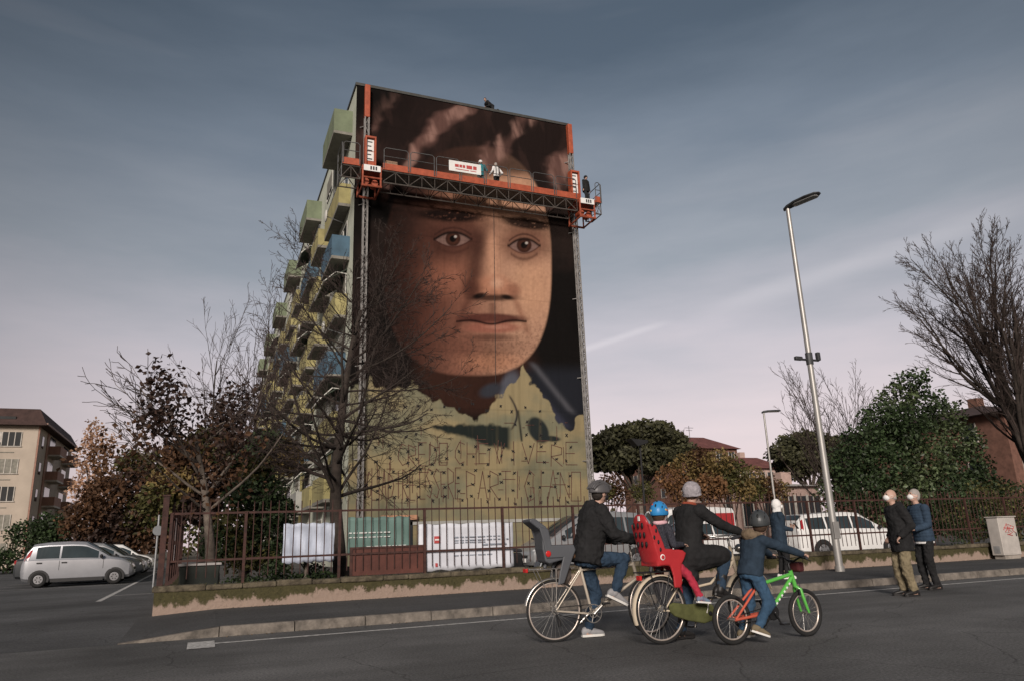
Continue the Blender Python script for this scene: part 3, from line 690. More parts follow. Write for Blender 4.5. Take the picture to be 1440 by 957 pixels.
# ------------------------------------------------------------------ mast climbing work platform
M_ORANGE = mat('orange_paint', (.34, .075, .035), .55, var=.25, scale=4)
M_TRUSS = mat('truss_steel', (.105, .09, .08), .65, metal=.3, var=.4, scale=6)
M_RAILG = mat('rail_steel', (.13, .13, .13), .5, metal=.5, var=.3, scale=6)
M_ORD = mat('orange_worn', (.30, .075, .04), .6, var=.4, scale=6)
PF = 33.25; PBK = 34.55
zd = 19.35
MX = (6.58, 18.66)
mc = thing('mast_climber', 'orange and grey mast climbing work platform across the painted wall', 'work platform', (12.5, 34, .1))
def lattice(mb, x, y, z0, z1, wd, r=.022, step=.75):
    cs = [(x+dx*wd/2, y+dy*wd/2) for dx, dy in ((-1, -1), (1, -1), (1, 1), (-1, 1))]
    for cx, cy in cs: mb.tube([(cx, cy, z0), (cx, cy, z1)], r*1.4, 6)
    k = int((z1-z0)/step)
    for i in range(k):
        za, zb = z0+(z1-z0)*i/k, z0+(z1-z0)*(i+1)/k
        for j in range(4):
            a, c = cs[j], cs[(j+1) % 4]
            if i % 2: a, c = c, a
            mb.tube([(a[0], a[1], za), (c[0], c[1], zb)], r*.7, 4, cap=False)
            mb.tube([(a[0], a[1], za), (c[0], c[1], za)], r*.7, 4, cap=False)
M_MAST = mat('mast_grey', (.24, .23, .22), .6, metal=.3, var=.3, scale=3)
for x in MX:
    b = MB(); lattice(b, x, 34.74, .1, 23.0, .2, .03, .5); m_o = b.build('mast', M_MAST, mc)
    b = MB(); b.box((x, 34.74, 23.95), (.27, .3, 1.95)); b.build('mast_top_cover', M_ORANGE, m_o, bevel=.02)
    for z in (5, 9.5, 14, 18, 22.5):
        MB().tube([(x-.1, 34.8, z), (x-.3, 35.01, z)], .03, 5).build('wall_tie', M_MAST, m_o); MB().tube([(x+.08, 34.8, z), (x+.3 if x < 10 else x+.09, 35.01, z)], .03, 5).build('wall_tie', M_MAST, m_o)
XA, XB = ony(481, 225, PF).x, ony(846, 290, PF).x
XB = min(XB, 20.0)
SEG = []
xs_ = [XA, MX[0]-.55]+[MX[0]+.55+(MX[1]-.55-MX[0]-.55)*i/8 for i in range(9)]+[MX[1]+.55, XB]
spans = [(xs_[0], xs_[1])]+[(xs_[1+i], xs_[2+i]) for i in range(1, 9)]+[(xs_[-2], xs_[-1])]
for a, c in spans:
    dk = MB().bb((a+.01, PF, zd-.05), (c-.01, PBK, zd)).build('deck', M_SOFF, mc)
    MB().bb((a+.015, PF-.03, zd-.06), (c-.015, PF-.002, zd+.30)).build('toe_board', M_ORANGE, dk, bevel=.006)
    # guard rail panel
    b = MB(); e = .06; z1 = zd+1.15
    b.tube([(a+e, PF-.05, zd), (a+e, PF-.05, z1-.1), (a+e+.1, PF-.05, z1), (c-e-.1, PF-.05, z1), (c-e, PF-.05, z1-.1), (c-e, PF-.05, zd)], .024, 6)
    b.tube([(a+e, PF-.05, zd+.68), (c-e, PF-.05, zd+.68)], .02, 6)
    b.build('guard_rail', M_RAILG, mc)
    # truss bay
    b = MB(); zb = zd-.72; yb = (PF+PBK)/2
    for yy in (PF+.05, PBK-.05): b.tube([(a, yy, zd-.09), (c, yy, zd-.09)], .035, 6)
    b.tube([(a, PF+.1, zb), (c, PF+.1, zb)], .04, 6); b.tube([(a, PBK-.1, zb), (c, PBK-.1, zb)], .035, 6)
    k = max(2, round((c-a)/.62)); k += k % 2
    for yy in (PF+.08, PBK-.08):
        for i in range(k):
            u0, u1 = a+(c-a)*i/k, a+(c-a)*(i+1)/k
            z0, z1 = (zb, zd-.1) if i % 2 == 0 else (zd-.1, zb)
            b.tube([(u0, yy, z0), (u1, yy, z1)], .022, 5, cap=False); b.tube([(u1, yy, zb), (u1, yy, zd-.1)], .016, 5, cap=False)
    for i in range(0, k+1, 2):
        u0 = a+(c-a)*i/k; b.tube([(u0, PF+.1, zb), (u0, PBK-.1, zb)], .02, 5); b.tube([(u0, PF+.06, zd-.1), (u0, PBK-.06, zb)], .016, 5)
    b.build('truss', M_TRUSS, mc)
for x, sg in ((XA, -1), (XB, 1)):
    b = MB()
    b.tube([(x, PF-.03, zd-.1), (x, PF-.03, zd+1.05), (x, PF+.07, zd+1.15), (x, PBK-.1, zd+1.15), (x, PBK, zd+1.05), (x, PBK, zd-.1)], .024, 6); b.tube([(x, PF-.03, zd+.6), (x, PBK, zd+.6)], .02, 6)
    b.tube([(x, PF+.1, zd-.72), (x, PF+.1, zd)], .03, 6); b.tube([(x, PBK-.1, zd-.72), (x, PBK-.1, zd)], .03, 6); b.tube([(x, PF+.1, zd-.72), (x, PBK-.1, zd-.72)], .03, 6)
    b.tube([(x, PF+.1, zd-.72), (x, PBK-.1, zd-.05)], .02, 6)
    b.build('end_guard', M_RAILG, mc)
M_SIGN = mat('sign_white', (.72, .72, .70), .5, var=.08)
M_REDT = mat('red_print', (.42, .06, .06), .6)
M_BLKT = mat('black_print', (.03, .03, .035), .6)
for x in MX:
    du = MB()
    du.bb((x-.5, PF-.12, zd-.2), (x+.5, PBK+.1, zd-.02))
    for dx in (-.45, .45):
        for yy in (PF-.08, PBK): du.tube([(x+dx, yy, zd-1.15), (x+dx, yy, zd-.1)], .05, 6)
    du.tube([(x-.5, PF-.08, zd-1.1), (x+.5, PF-.08, zd-1.1)], .06, 6); du.tube([(x-.5, PF-.08, zd-.65), (x+.5, PF-.08, zd-.65)], .045, 6); du.tube([(x-.5, PBK, zd-1.1), (x+.5, PBK, zd-1.1)], .06, 6)
    for dx in (-.45, .45): du.tube([(x+dx, PF-.08, zd-1.1), (x+dx, PBK, zd-1.1)], .05, 6)
    u_o = du.build('drive_unit', M_ORD, mc)
    b = MB(); b.tube([(x-.25, PF+.15, zd-.75), (x-.25, PF+.6, zd-.75)], .17, 12); b.tube([(x+.2, PF+.15, zd-.8), (x+.2, PF+.6, zd-.8)], .17, 12); b.build('motor', M_ORANGE, u_o, smooth=True, auto=40)
    MB().bb((x-.42, PF-.16, zd-.32), (x+.42, PF-.125, zd+.0)).build('name_plate', M_SIGN, u_o)
    for k in range(3): MB().bb((x-.1+.13*k, PF-.168, zd-.26), (x-.02+.13*k, PF-.162, zd-.06)).build('print_mark', M_BLKT, u_o)
    # cabinet tower beside the mast
    b = MB(); zt = zd+1.9; xm_ = x; x = x-(.42 if x > 10 else 0)
    b.bb((x-.28, PF+.3, zd+.01), (x-.2, PF+.7, zt)); b.bb((x+.2, PF+.3, zd+.01), (x+.28, PF+.7, zt)); b.bb((x-.2, PF+.3, zt-.1), (x+.2, PF+.7, zt)); b.bb((x-.2, PF+.45, zd+.01), (x+.2, PF+.68, zt-.1))
    cb = b.build('control_tower', M_ORANGE, mc)
    MB().bb((x-.18, PF+.425, zd+1.1), (x+.18, PF+.448, zt-.16)).build('sign_plate', M_SIGN, cb); MB().bb((x-.18, PF+.425, zd+.55), (x+.18, PF+.448, zd+1.06)).build('sign_plate', M_SIGN, cb)
    for k in range(5): MB().bb((x-.14, PF+.415, zd+.62+.24*k), (x+.1-.05*(k % 2), PF+.424, zd+.68+.24*k)).build('print_line', M_BLKT, cb)
# company board on the rail
a, c = ony(631, 220, PF-.08), ony(676, 238, PF-.08)
sg = thing('rail_sign', 'white board with red lettering hung on the work platform guard rail', 'sign', ((a.x+c.x)/2, PF-.1, zd+.42))
MB().bb((a.x, PF-.12, zd+.42), (c.x, PF-.09, zd+1.02)).build('board', M_SIGN, sg)
wd_ = c.x-a.x
for k, (x0, x1, z0, z1) in enumerate(((.18, .30, .68, .84), (.32, .40, .68, .84), (.42, .5, .68, .84), (.54, .72, .66, .86), (.75, .86, .66, .86), (.2, .62, .54, .58), (.66, .85, .54, .58))):
    MB().bb((a.x+wd_*x0, PF-.128, zd+z0), (a.x+wd_*x1, PF-.122, zd+z1)).build('red_lettering', M_REDT, sg)
p = ony(550, 231, PF+.4); tag(MB().bb((p.x-.3, PF+.25, zd+.002), (p.x+.3, PF+.7, zd+.62)).build('cardboard_box', mat('cardboard', (.33, .22, .15), .9), bevel=.01), 'brown cardboard box standing on the work platform', 'box')
tag(MB().tube([(ony(636, 240, PF+.6).x, PF+.6, zd), (ony(636, 240, PF+.6).x, PF+.6, zd+.36)], [.16, .18], 16).build('paint_bucket', M_SIGN), 'white paint bucket standing on the work platform deck', 'bucket')
# ------------------------------------------------------------------ people
TEX = {}
def cloudtex(sz):
    if sz not in TEX:
        t = bpy.data.textures.new('folds', 'CLOUDS'); t.noise_scale = sz; t.noise_depth = 2; TEX[sz] = t
    return TEX[sz]
def blob(mb, name, m, parent, vox, it=4, disp=0, dsz=.1, label=None):
    o = mb.build(name, m, parent, smooth=True, label=label)
    r_ = o.modifiers.new('remesh', 'REMESH'); r_.mode = 'VOXEL'; r_.voxel_size = vox; r_.use_smooth_shade = True
    if it: sm_ = o.modifiers.new('smooth', 'SMOOTH'); sm_.factor = .5; sm_.iterations = it
    if disp:
        d = o.modifiers.new('folds', 'DISPLACE'); d.texture = cloudtex(dsz); d.strength = disp; d.mid_level = .5; d.texture_coords = 'LOCAL'
        if dsz > .08:
            d2 = o.modifiers.new('creases', 'DISPLACE'); d2.texture = cloudtex(.045); d2.strength = disp*.55; d2.mid_level = .5; d2.texture_coords = 'LOCAL'
    return o
def ik(a, b, l1, l2, hint):
    d = b-a; ln = d.length; dh = d.normalized()
    if ln >= (l1+l2)*.998: return a+d*(l1/(l1+l2))
    x = (l1*l1-l2*l2+ln*ln)/(2*ln); h = math.sqrt(max(l1*l1-x*x, 0))
    n_ = V(hint)-dh*V(hint).dot(dh); n_ = n_.normalized() if n_.length > 1e-6 else dh.orthogonal().normalized()
    return a+dh*x+n_*h
def rot_to(f, u):
    """columns: f forward(x), l left(y), u up(z)"""
    f = V(f).normalized(); l_ = V(u).cross(f).normalized(); u2 = f.cross(l_)
    return Matrix((f, l_, u2)).transposed()
def hand(mb, wr, d, n_, thumb, s, curl=.5):
    d = d.normalized(); n_ = (n_-d*n_.dot(d)).normalized(); a = d.cross(n_)
    mb.ell(wr+d*.045*s, (.05*s, .04*s, .017*s), Matrix((d, a, n_)).transposed(), 10, 7)
    for i, ln in enumerate((.068, .078, .073, .057)):
        p = wr+d*.082*s+a*(-.03+.02*i)*s*(-thumb); dd = d
        for k, fr in enumerate((.45, .31, .24)):
            q = Quaternion(d.cross(n_), -curl*(0.6 if k == 0 else 1.0)) if True else None
            dd = (dd*math.cos(curl*.9)+n_*math.sin(curl*.9)) if k == 0 else dd
            e = p+dd.normalized()*ln*fr*s; mb.cone(p, .0095*s, e, .0085*s, 6); p = e
            # bend progressively toward the palm
            dn = V(dd).normalized(); pn = (n_*dn.dot(d)-d*dn.dot(n_))
            dd = dn*math.cos(curl)+pn.normalized()*math.sin(curl) if pn.length > 1e-6 else dn
    p = wr+d*.028*s+a*.034*s*thumb; dd = (d*.65+a*.62*thumb+n_*.45).normalized()
    e = p+dd*.038*s; mb.cone(p, .013*s, e, .011*s, 6); mb.cone(e, .011*s, e+(dd*.6+d*.5+n_*.4*curl).normalized()*.032*s, .009*s, 6)
M_SKIN = mat('skin', (.42, .26, .20), .55, var=.08, scale=12)
M_SKIN2 = mat('skin_pale', (.44, .28, .22), .55, var=.08, scale=12)
M_EYE = mat('eye', (.03, .02, .02), .2)
def person(name, label, s, pelvis, neck, left, look, wr, an, toes, arm_hint, leg_hint, of, vox=.0085, head=None, group=None, handd=None, curl=.9, elb=None, knee=None, base=None):
    pelvis, neck, left, look = V(pelvis), V(neck), V(left).normalized(), V(look).normalized()
    up = (neck-pelvis).normalized(); left = (left-up*left.dot(up)).normalized(); fwd = left.cross(up)
    t = thing(name, label, 'person', base if base is not None else (pelvis.x, pelvis.y, min(V(a).z for a in an)-.08*s), 0, group)
    TL = (neck-pelvis).length
    skin = of.get('skin', M_SKIN)
    hu = V(of.get('head_up', (0, 0, 1))); HR = rot_to(look, hu); hf, hl, hup = HR.col[0].copy(), HR.col[1].copy(), HR.col[2].copy()
    hs = of.get('head_s', 1.0)*s
    hc = V(head) if head is not None else neck+up*.05*s+hup*.13*hs
    sh = [neck-up*.055*s-left*.185*s, neck-up*.055*s+left*.185*s]
    hp = [pelvis-left*.095*s-up*.01, pelvis+left*.095*s-up*.01]
    el = elb if elb else [ik(sh[i], V(wr[i]), .30*s, .265*s, arm_hint[i]) for i in (0, 1)]
    kn = knee if knee else [ik(hp[i], V(an[i]), .436*s, .416*s, leg_hint[i]) for i in (0, 1)]
    # ---- body
    b = MB()
    def torso(mb, g, lo=-.09, secs=None):
        for_ = secs or ((lo, .150, .115), (-.03, .168, .122), (.12, .165, .115), (.34, .145, .102), (.56, .160, .115), (.76, .178, .122), (.90, .176, .102), (.965, .12, .082), (1.02, .062, .062))
        mb.loft([(pelvis+up*(TL*k if k >= 0 else k*s*1.0), left*(a*s+g), fwd*(c*s+g)) for k, a, c in for_], 16)
    torso(b, -.012)
    b.cone(neck-up*.04*s, .06*s, hc-hup*.06*hs, .052*s, 10)
    b.ell(hc, (.100*hs, .077*hs, .118*hs), HR, 16, 11)
    b.ell(hc+hf*.03*hs-hup*.068*hs, (.062*hs, .056*hs, .052*hs), HR, 12, 8)
    b.cone(hc+hf*.094*hs+hup*.012*hs, .011*hs, hc+hf*.112*hs-hup*.024*hs, .016*hs, 8)
    b.cone(hc+hf*.088*hs+hup*.03*hs-hl*.04*hs, .012*hs, hc+hf*.088*hs+hup*.03*hs+hl*.04*hs, .012*hs, 8)
    b.cone(hc+hf*.088*hs-hup*.056*hs-hl*.018*hs, .009*hs, hc+hf*.088*hs-hup*.056*hs+hl*.018*hs, .009*hs, 8)
    for sg in (-1, 1): b.ell(hc+hl*sg*.079*hs-hf*.005*hs-hup*.008*hs, (.02*hs, .011*hs, .032*hs), HR, 8, 6)
    for i in (0, 1):
        b.cone(sh[i]+(pelvis-neck).normalized()*.01, .055*s, el[i], .042*s, 10); b.cone(el[i], .042*s, V(wr[i]), .028*s, 10)
        hd = handd[i] if handd else ((V(wr[i])-el[i]).normalized(), -V((0, 0, 1)))
        hand(b, V(wr[i]), V(hd[0]), V(hd[1]), (1 if i == 0 else -1)*of.get('thumb', 1), s, curl if not isinstance(curl, tuple) else curl[i])
        b.cone(hp[i], .085*s, kn[i], .056*s, 10); b.cone(kn[i], .056*s, V(an[i]), .04*s, 10)
        td = V(toes[i]).normalized(); b.cone(V(an[i])-td*.03*s-V((0, 0, .03*s)), .035*s, V(an[i])+td*.14*s-V((0, 0, .045*s)), .028*s, 8)
    body = blob(b, 'body', skin, t, vox, 2)
    for sg in (-1, 1):
        e = hc+hf*.086*hs+hl*sg*.031*hs+hup*.008*hs; MB().ell(e, (.012*hs, .013*hs, .010*hs), HR, 10, 7).build('eye', M_EYE, body, smooth=True)
    # ---- trousers
    tr = of['trousers']; b = MB(); tw = of.get('twide', 1.0)
    torso(b, .012, secs=((-.11, .13, .10), (-.05, .172, .128), (.08, .172, .125), (.22, .16, .115)))
    for i in (0, 1):
        a = V(an[i]); sd = (a-kn[i]).normalized()
        b.cone(hp[i], .098*s, kn[i], .074*s*tw, 12); b.tube([kn[i]-(kn[i]-hp[i]).normalized()*.02, kn[i]+sd*.1*s, kn[i]+sd*.22*s, a-sd*.01], [.072*s*tw, .07*s*tw, .062*s*tw, .056*s*tw], 12); b.ell(kn[i], (.073*s*tw,)*3)
    blob(b, 'trousers', tr, t, max(.010, vox), 2, .028*s, .09, of.get('tlabel'))
    # ---- jacket
    j = of['jacket']; b = MB(); hem = of.get('hem', -.10); g = of.get('bulk', .028)
    if of.get('puffer'):
        secs = []
        for k in range(40):
            q = hem+(1.0-hem)*k/39; a = np.interp(q, (-.3, -.03, .12, .34, .56, .76, .90, 1.0), (.165, .172, .168, .158, .168, .18, .176, .09)); c = np.interp(q, (-.3, -.03, .12, .34, .56, .76, .90, 1.0), (.125, .128, .125, .118, .122, .126, .105, .075))
            r_ = .011*abs(math.sin(k*math.pi/3.0)); secs.append((q*(s/TL*1.0 if q < 0 else 1), a+r_, c+r_))
        b.loft([(pelvis+up*TL*k, left*(a*s+g*.6), fwd*(c*s+g*.6)) for k, a, c in secs], 18)
    else:
        fl = of.get('flare', 0)
        torso(b, g, secs=((hem, .168+fl, .125+fl), (hem*.5, .172+fl*.6, .128+fl*.6), (0, .172, .128), (.12, .168, .12), (.34, .158, .112), (.56, .166, .118), (.76, .180, .124), (.90, .178, .106), (.97, .125, .085), (1.03, .072, .072)))
    for i in (0, 1):
        a = V(wr[i]); sd = (a-el[i]).normalized()
        ar = of.get('sleeve', 1.0)
        if of.get('puffer'):
            n1 = 9; pts = [sh[i].lerp(el[i], k/n1) for k in range(n1)]+[el[i].lerp(a, k/n1) for k in range(n1+1)]
            b.tube(pts, [(.076-.026*k/18)*s*(1+.10*(k % 2)) for k in range(len(pts))], 12); b.ell(sh[i], (.078*s,)*3)
        else:
            b.cone(sh[i], .078*s*ar, el[i], .062*s*ar, 12); b.tube([el[i], el[i]+sd*.08*s, a-sd*.05*s, a+sd*.008], [.061*s*ar, .058*s*ar, .05*s*ar, .046*s*ar], 12); b.ell(el[i], (.062*s*ar,)*3)
    if of.get('collar', True): b.loft([(neck-up*.03*s, left*.085*s, fwd*.085*s), (neck+up*.035*s, left*.072*s, fwd*.075*s)], 14)
    if of.get('hood'): b.ell(neck-fwd*.075*s-up*.0*s, (.075*s, .125*s, .085*s), rot_to(fwd, up), 12, 8); b.ell(neck-fwd*.03*s+up*.01, (.10*s, .12*s, .055*s), rot_to(fwd, up), 12, 8)
    if of.get('skirt'):
        for p0, r0, p1, r1 in of['skirt']: b.cone(p0, r0, p1, r1, 12)
    blob(b, 'jacket', j, t, max(.011, vox), 3 if not of.get('puffer') else 2, of.get('fold', .022)*s, .11, of.get('jlabel'))
    # ---- shoes
    for i in (0, 1):
        a = V(an[i]); td = V(toes[i]).normalized(); fu = (V((0, 0, 1))-td*td.z).normalized() if abs(td.z) < .9 else fwd; sl = td.cross(fu).normalized()
        b = MB(); base_ = a-fu*.075*s
        secs = [(-.085, .024, .030), (-.07, .034, .045), (-.02, .037, .055), (.04, .039, .048), (.10, .043, .036), (.155, .042, .028), (.185, .032, .022), (.20, .016, .013)]
        b.loft([(base_+td*x*s+fu*(hh+.012)*s, sl*w_*s, fu*hh*s) for x, w_, hh in secs], 12)
        if of.get('boot'): b.cone(a-fu*.01*s, .056*s, a+(kn[i]-a).normalized()*.16*s, .062*s, 12)
        else: b.cone(a-fu*.01*s, .045*s, a+(kn[i]-a).normalized()*.015*s, .047*s, 12)
        so = b.build('shoe', of['shoes'], t, smooth=True)
        b = MB(); pts = [base_+td*x*s+sl*w_*sg*s for sg, rng_ in ((1, secs), (-1, secs[::-1])) for x, w_, hh in rng_]
        b.prism([p+fu*0 for p in [V(q) for q in pts]], fu*.026*s); b.build('sole', of.get('sole', of['shoes']), so)
    return t, body, dict(hc=hc, HR=HR, hf=hf, hl=hl, hup=hup, hs=hs, sh=sh, el=el, kn=kn, neck=neck, up=up, fwd=fwd, left=left)
def hair(t, I, m, short=True):
    b = MB(); hc, hs = I['hc'], I['hs']
    b.ell(hc-I['hf']*.008*hs+I['hup']*.012*hs, (.105*hs, .084*hs, .122*hs), I['HR'], 18, 9, -.02, 1)
    b.ell(hc-I['hf']*.04*hs-I['hup']*.01*hs, (.070*hs, .080*hs, .085*hs), I['HR'], 16, 8)
    return blob(b, 'hair', m, t, .008, 2, .01, .03)
def mask(t, I, m):
    hc, hs = I['hc'], I['hs']
    b = MB(); b.ell(hc+I['hf']*.065*hs-I['hup']*.042*hs, (.062*hs, .064*hs, .055*hs), I['HR'], 14, 9)
    o = b.build('face_mask', m, t, smooth=True)
    b = MB()
    for sg in (-1, 1): b.tube([hc+I['hf']*.06*hs+I['hl']*sg*.066*hs-I['hup']*.02*hs, hc+I['hl']*sg*.088*hs+I['hup']*.01*hs], .003, 4); b.tube([hc+I['hf']*.06*hs+I['hl']*sg*.066*hs-I['hup']*.06*hs, hc+I['hl']*sg*.088*hs-I['hup']*.03*hs], .003, 4)
    b.build('ear_loop', m, o)
    return o
def helmet(t, I, m, mv, kind='road', deco=None):
    hc, hs, HR = I['hc'], I['hs'], I['HR']; hf, hl, hup = I['hf'], I['hl'], I['hup']
    c = hc+hup*.022*hs-hf*.006*hs; r = (.133*hs, .108*hs, .132*hs) if kind != 'road' else (.145*hs, .108*hs, .125*hs)
    b = MB(); b.ell(c, r, HR, 24, 9, -.3 if kind != 'road' else -.12, 1)
    if kind == 'road':
        for k in (-2, -1, 0, 1, 2):
            pts = [c+HR @ V((r[0]*1.03*math.cos(a), k*.036*hs*math.sin(min(a, math.pi-a)*.5+.8), r[2]*1.06*math.sin(a)*math.sqrt(max(.1, 1-(k*.036/.108)**2)))) for a in [.25+2.6*i/10 for i in range(11)]]
            b.tube(pts, .013*hs, 6)
    o = blob(b, 'helmet', m, t, .0065, 2)
    if kind == 'road':
        pos = [(ax, k) for k in (-.55, 0, .55) for ax in (.5, 1.1, 1.9, 2.5)]
    else:
        pos = [(ax, k) for k in (-.75, 0, .75) for ax in (.55, 1.2, 1.9, 2.55)]
    for ax, k in pos:
        d = V((math.cos(ax)*math.cos(k), math.sin(k)*.9, math.sin(ax)*math.cos(k)))
        p = V((r[0]*d.x, r[1]*d.y, r[2]*d.z)); nrm = V((d.x/r[0], d.y/r[1], d.z/r[2])).normalized()
        tv = V((-math.sin(ax), 0, math.cos(ax))); tv = (tv-nrm*tv.dot(nrm)).normalized(); sv = nrm.cross(tv)
        Mx = HR @ Matrix((tv, sv, nrm)).transposed()
        MB().ell(c+HR @ p, (.024*hs, .011*hs, .006*hs), Mx, 10, 6).build('vent', mv, o, smooth=True)
    if deco:
        rr = random.Random(2)
        for m_ in deco:
            for q in range(2):
                ax, k = rr.uniform(.1, 3.0), rr.uniform(-1.2, -.2) if q else rr.uniform(-1.3, 1.2)
                d = V((math.cos(ax)*math.cos(k), math.sin(k), math.sin(ax)*math.cos(k)*.45-.1)).normalized()
                p = V((r[0]*d.x, r[1]*d.y, r[2]*d.z)); nrm = V((d.x/r[0], d.y/r[1], d.z/r[2])).normalized(); Mx = HR @ nrm.to_track_quat('Z', 'Y').to_matrix()
                MB().ell(c+HR @ p, (.017*hs, .014*hs, .005*hs), Mx, 8, 6).build('sticker', m_, o, smooth=True)
    b = MB()
    for sg in (-1, 1): b.tube([hc+hl*sg*.092*hs+hup*.0*hs+hf*.03*hs, hc+hl*sg*.07*hs-hup*.07*hs+hf*.02*hs, hc+hf*.035*hs-hup*.122*hs], .006*hs, 5)
    b.build('strap', M_BLKT, o)
    return o
def beanie(t, I, m, deep=.0):
    hc, hs = I['hc'], I['hs']
    b = MB(); b.ell(hc+I['hup']*.016*hs-I['hf']*.012*hs, (.120*hs, .110*hs, .117*hs), I['HR'], 20, 9, -.3-deep, 1)
    b.ring(hc+I['hup']*(-.022-deep*.1)*hs-I['hf']*.012*hs, I['hup'], .098*hs, .014*hs)
    return blob(b, 'beanie', m, t, .0075, 2, .012, .03)
# ---- cloth
def cloth(nm, col, **k): return mat(nm, col, rough=.9, var=k.pop('var', .3), scale=k.pop('scale', 9), bump=.25, bscale=90, spec=.2, **k)
C_BLACK = cloth('black_cloth', (.017, .017, .018)); C_CHAR = cloth('charcoal_cloth', (.022, .023, .025))
C_NAVY = cloth('navy_denim', (.025, .045, .075)); C_JEAN = cloth('blue_denim', (.035, .075, .13)); C_DARKJ = cloth('dark_jeans', (.02, .025, .035))
C_NAVYJ = cloth('navy_jacket', (.022, .036, .055)); C_PUFF = cloth('blue_puffer', (.03, .05, .08)); C_KHAKI = cloth('khaki', (.20, .165, .105))
C_GREY = cloth('grey_wool', (.30, .28, .30), scale=30); C_TAN = cloth('tan_cloth', (.16, .12, .08)); C_WHITE = cloth('white_cloth', (.72, .71, .70), var=.1)
C_RED = cloth('red_leggings', (.36, .03, .055)); C_DOT = cloth('dotted_navy', (.016, .018, .026), scale=70, col2=(.06, .06, .075)); C_PINK = cloth('pink_fleece', (.62, .38, .42))
C_TEAL = cloth('teal_jacket', (.03, .19, .22))
M_SHOEG = mat('grey_shoe', (.27, .27, .28), .7); M_SHOEB = mat('black_shoe', (.016, .015, .015), .5); M_SHOET = mat('tan_shoe', (.15, .12, .075), .8); M_SOLEW = mat('white_sole', (.66, .65, .62), .7); M_SHOEK = mat('bright_shoe', (.28, .10, .15), .7, col2=(.10, .25, .34), var=.2, scale=14)
M_HELMG = mat('helmet_grey', (.085, .082, .085), .45, var=.25); M_HELMK = mat('helmet_charcoal', (.05, .055, .058), .4); M_HELMB = mat('helmet_blue', (.03, .22, .50), .35, var=.15); M_VENT = mat('vent_black', (.008, .008, .009), .6)
M_DECO = [mat('deco_white', (.7, .7, .7)), mat('deco_yellow', (.6, .45, .12)), mat('deco_red', (.5, .08, .05))]
# ------------------------------------------------------------------ bicycles
M_TYRE = mat('tyre', (.014, .014, .014), .85, bump=.4, bscale=80); M_ALU = mat('aluminium', (.55, .53, .50), .3, metal=.9, var=.15); M_RIMP = mat('rim_pink', (.62, .54, .48), .35, metal=.6, var=.1)
M_DKM = mat('dark_metal', (.03, .03, .032), .45, metal=.5); M_CHAMP = mat('champagne_frame', (.52, .46, .38), .35, metal=.3, coat=.3); M_CREAM = mat('cream_mudguard', (.55, .47, .36), .4)
M_LIME = mat('lime_frame', (.10, .42, .07), .35, coat=.4, var=.08); M_CORAL = mat('coral_frame', (.50, .10, .06), .35, coat=.3, var=.1); M_OLIVEC = cloth('olive_canvas', (.085, .09, .035)); M_REDP = mat('red_plastic', (.38, .025, .03), .4, coat=.2, var=.12); M_GREYP = mat('grey_plastic', (.07, .075, .085), .55, var=.15)
M_BROWNL = mat('saddle_leather', (.20, .11, .06), .6); M_REFL = mat('red_reflector', (.45, .02, .02), .2)
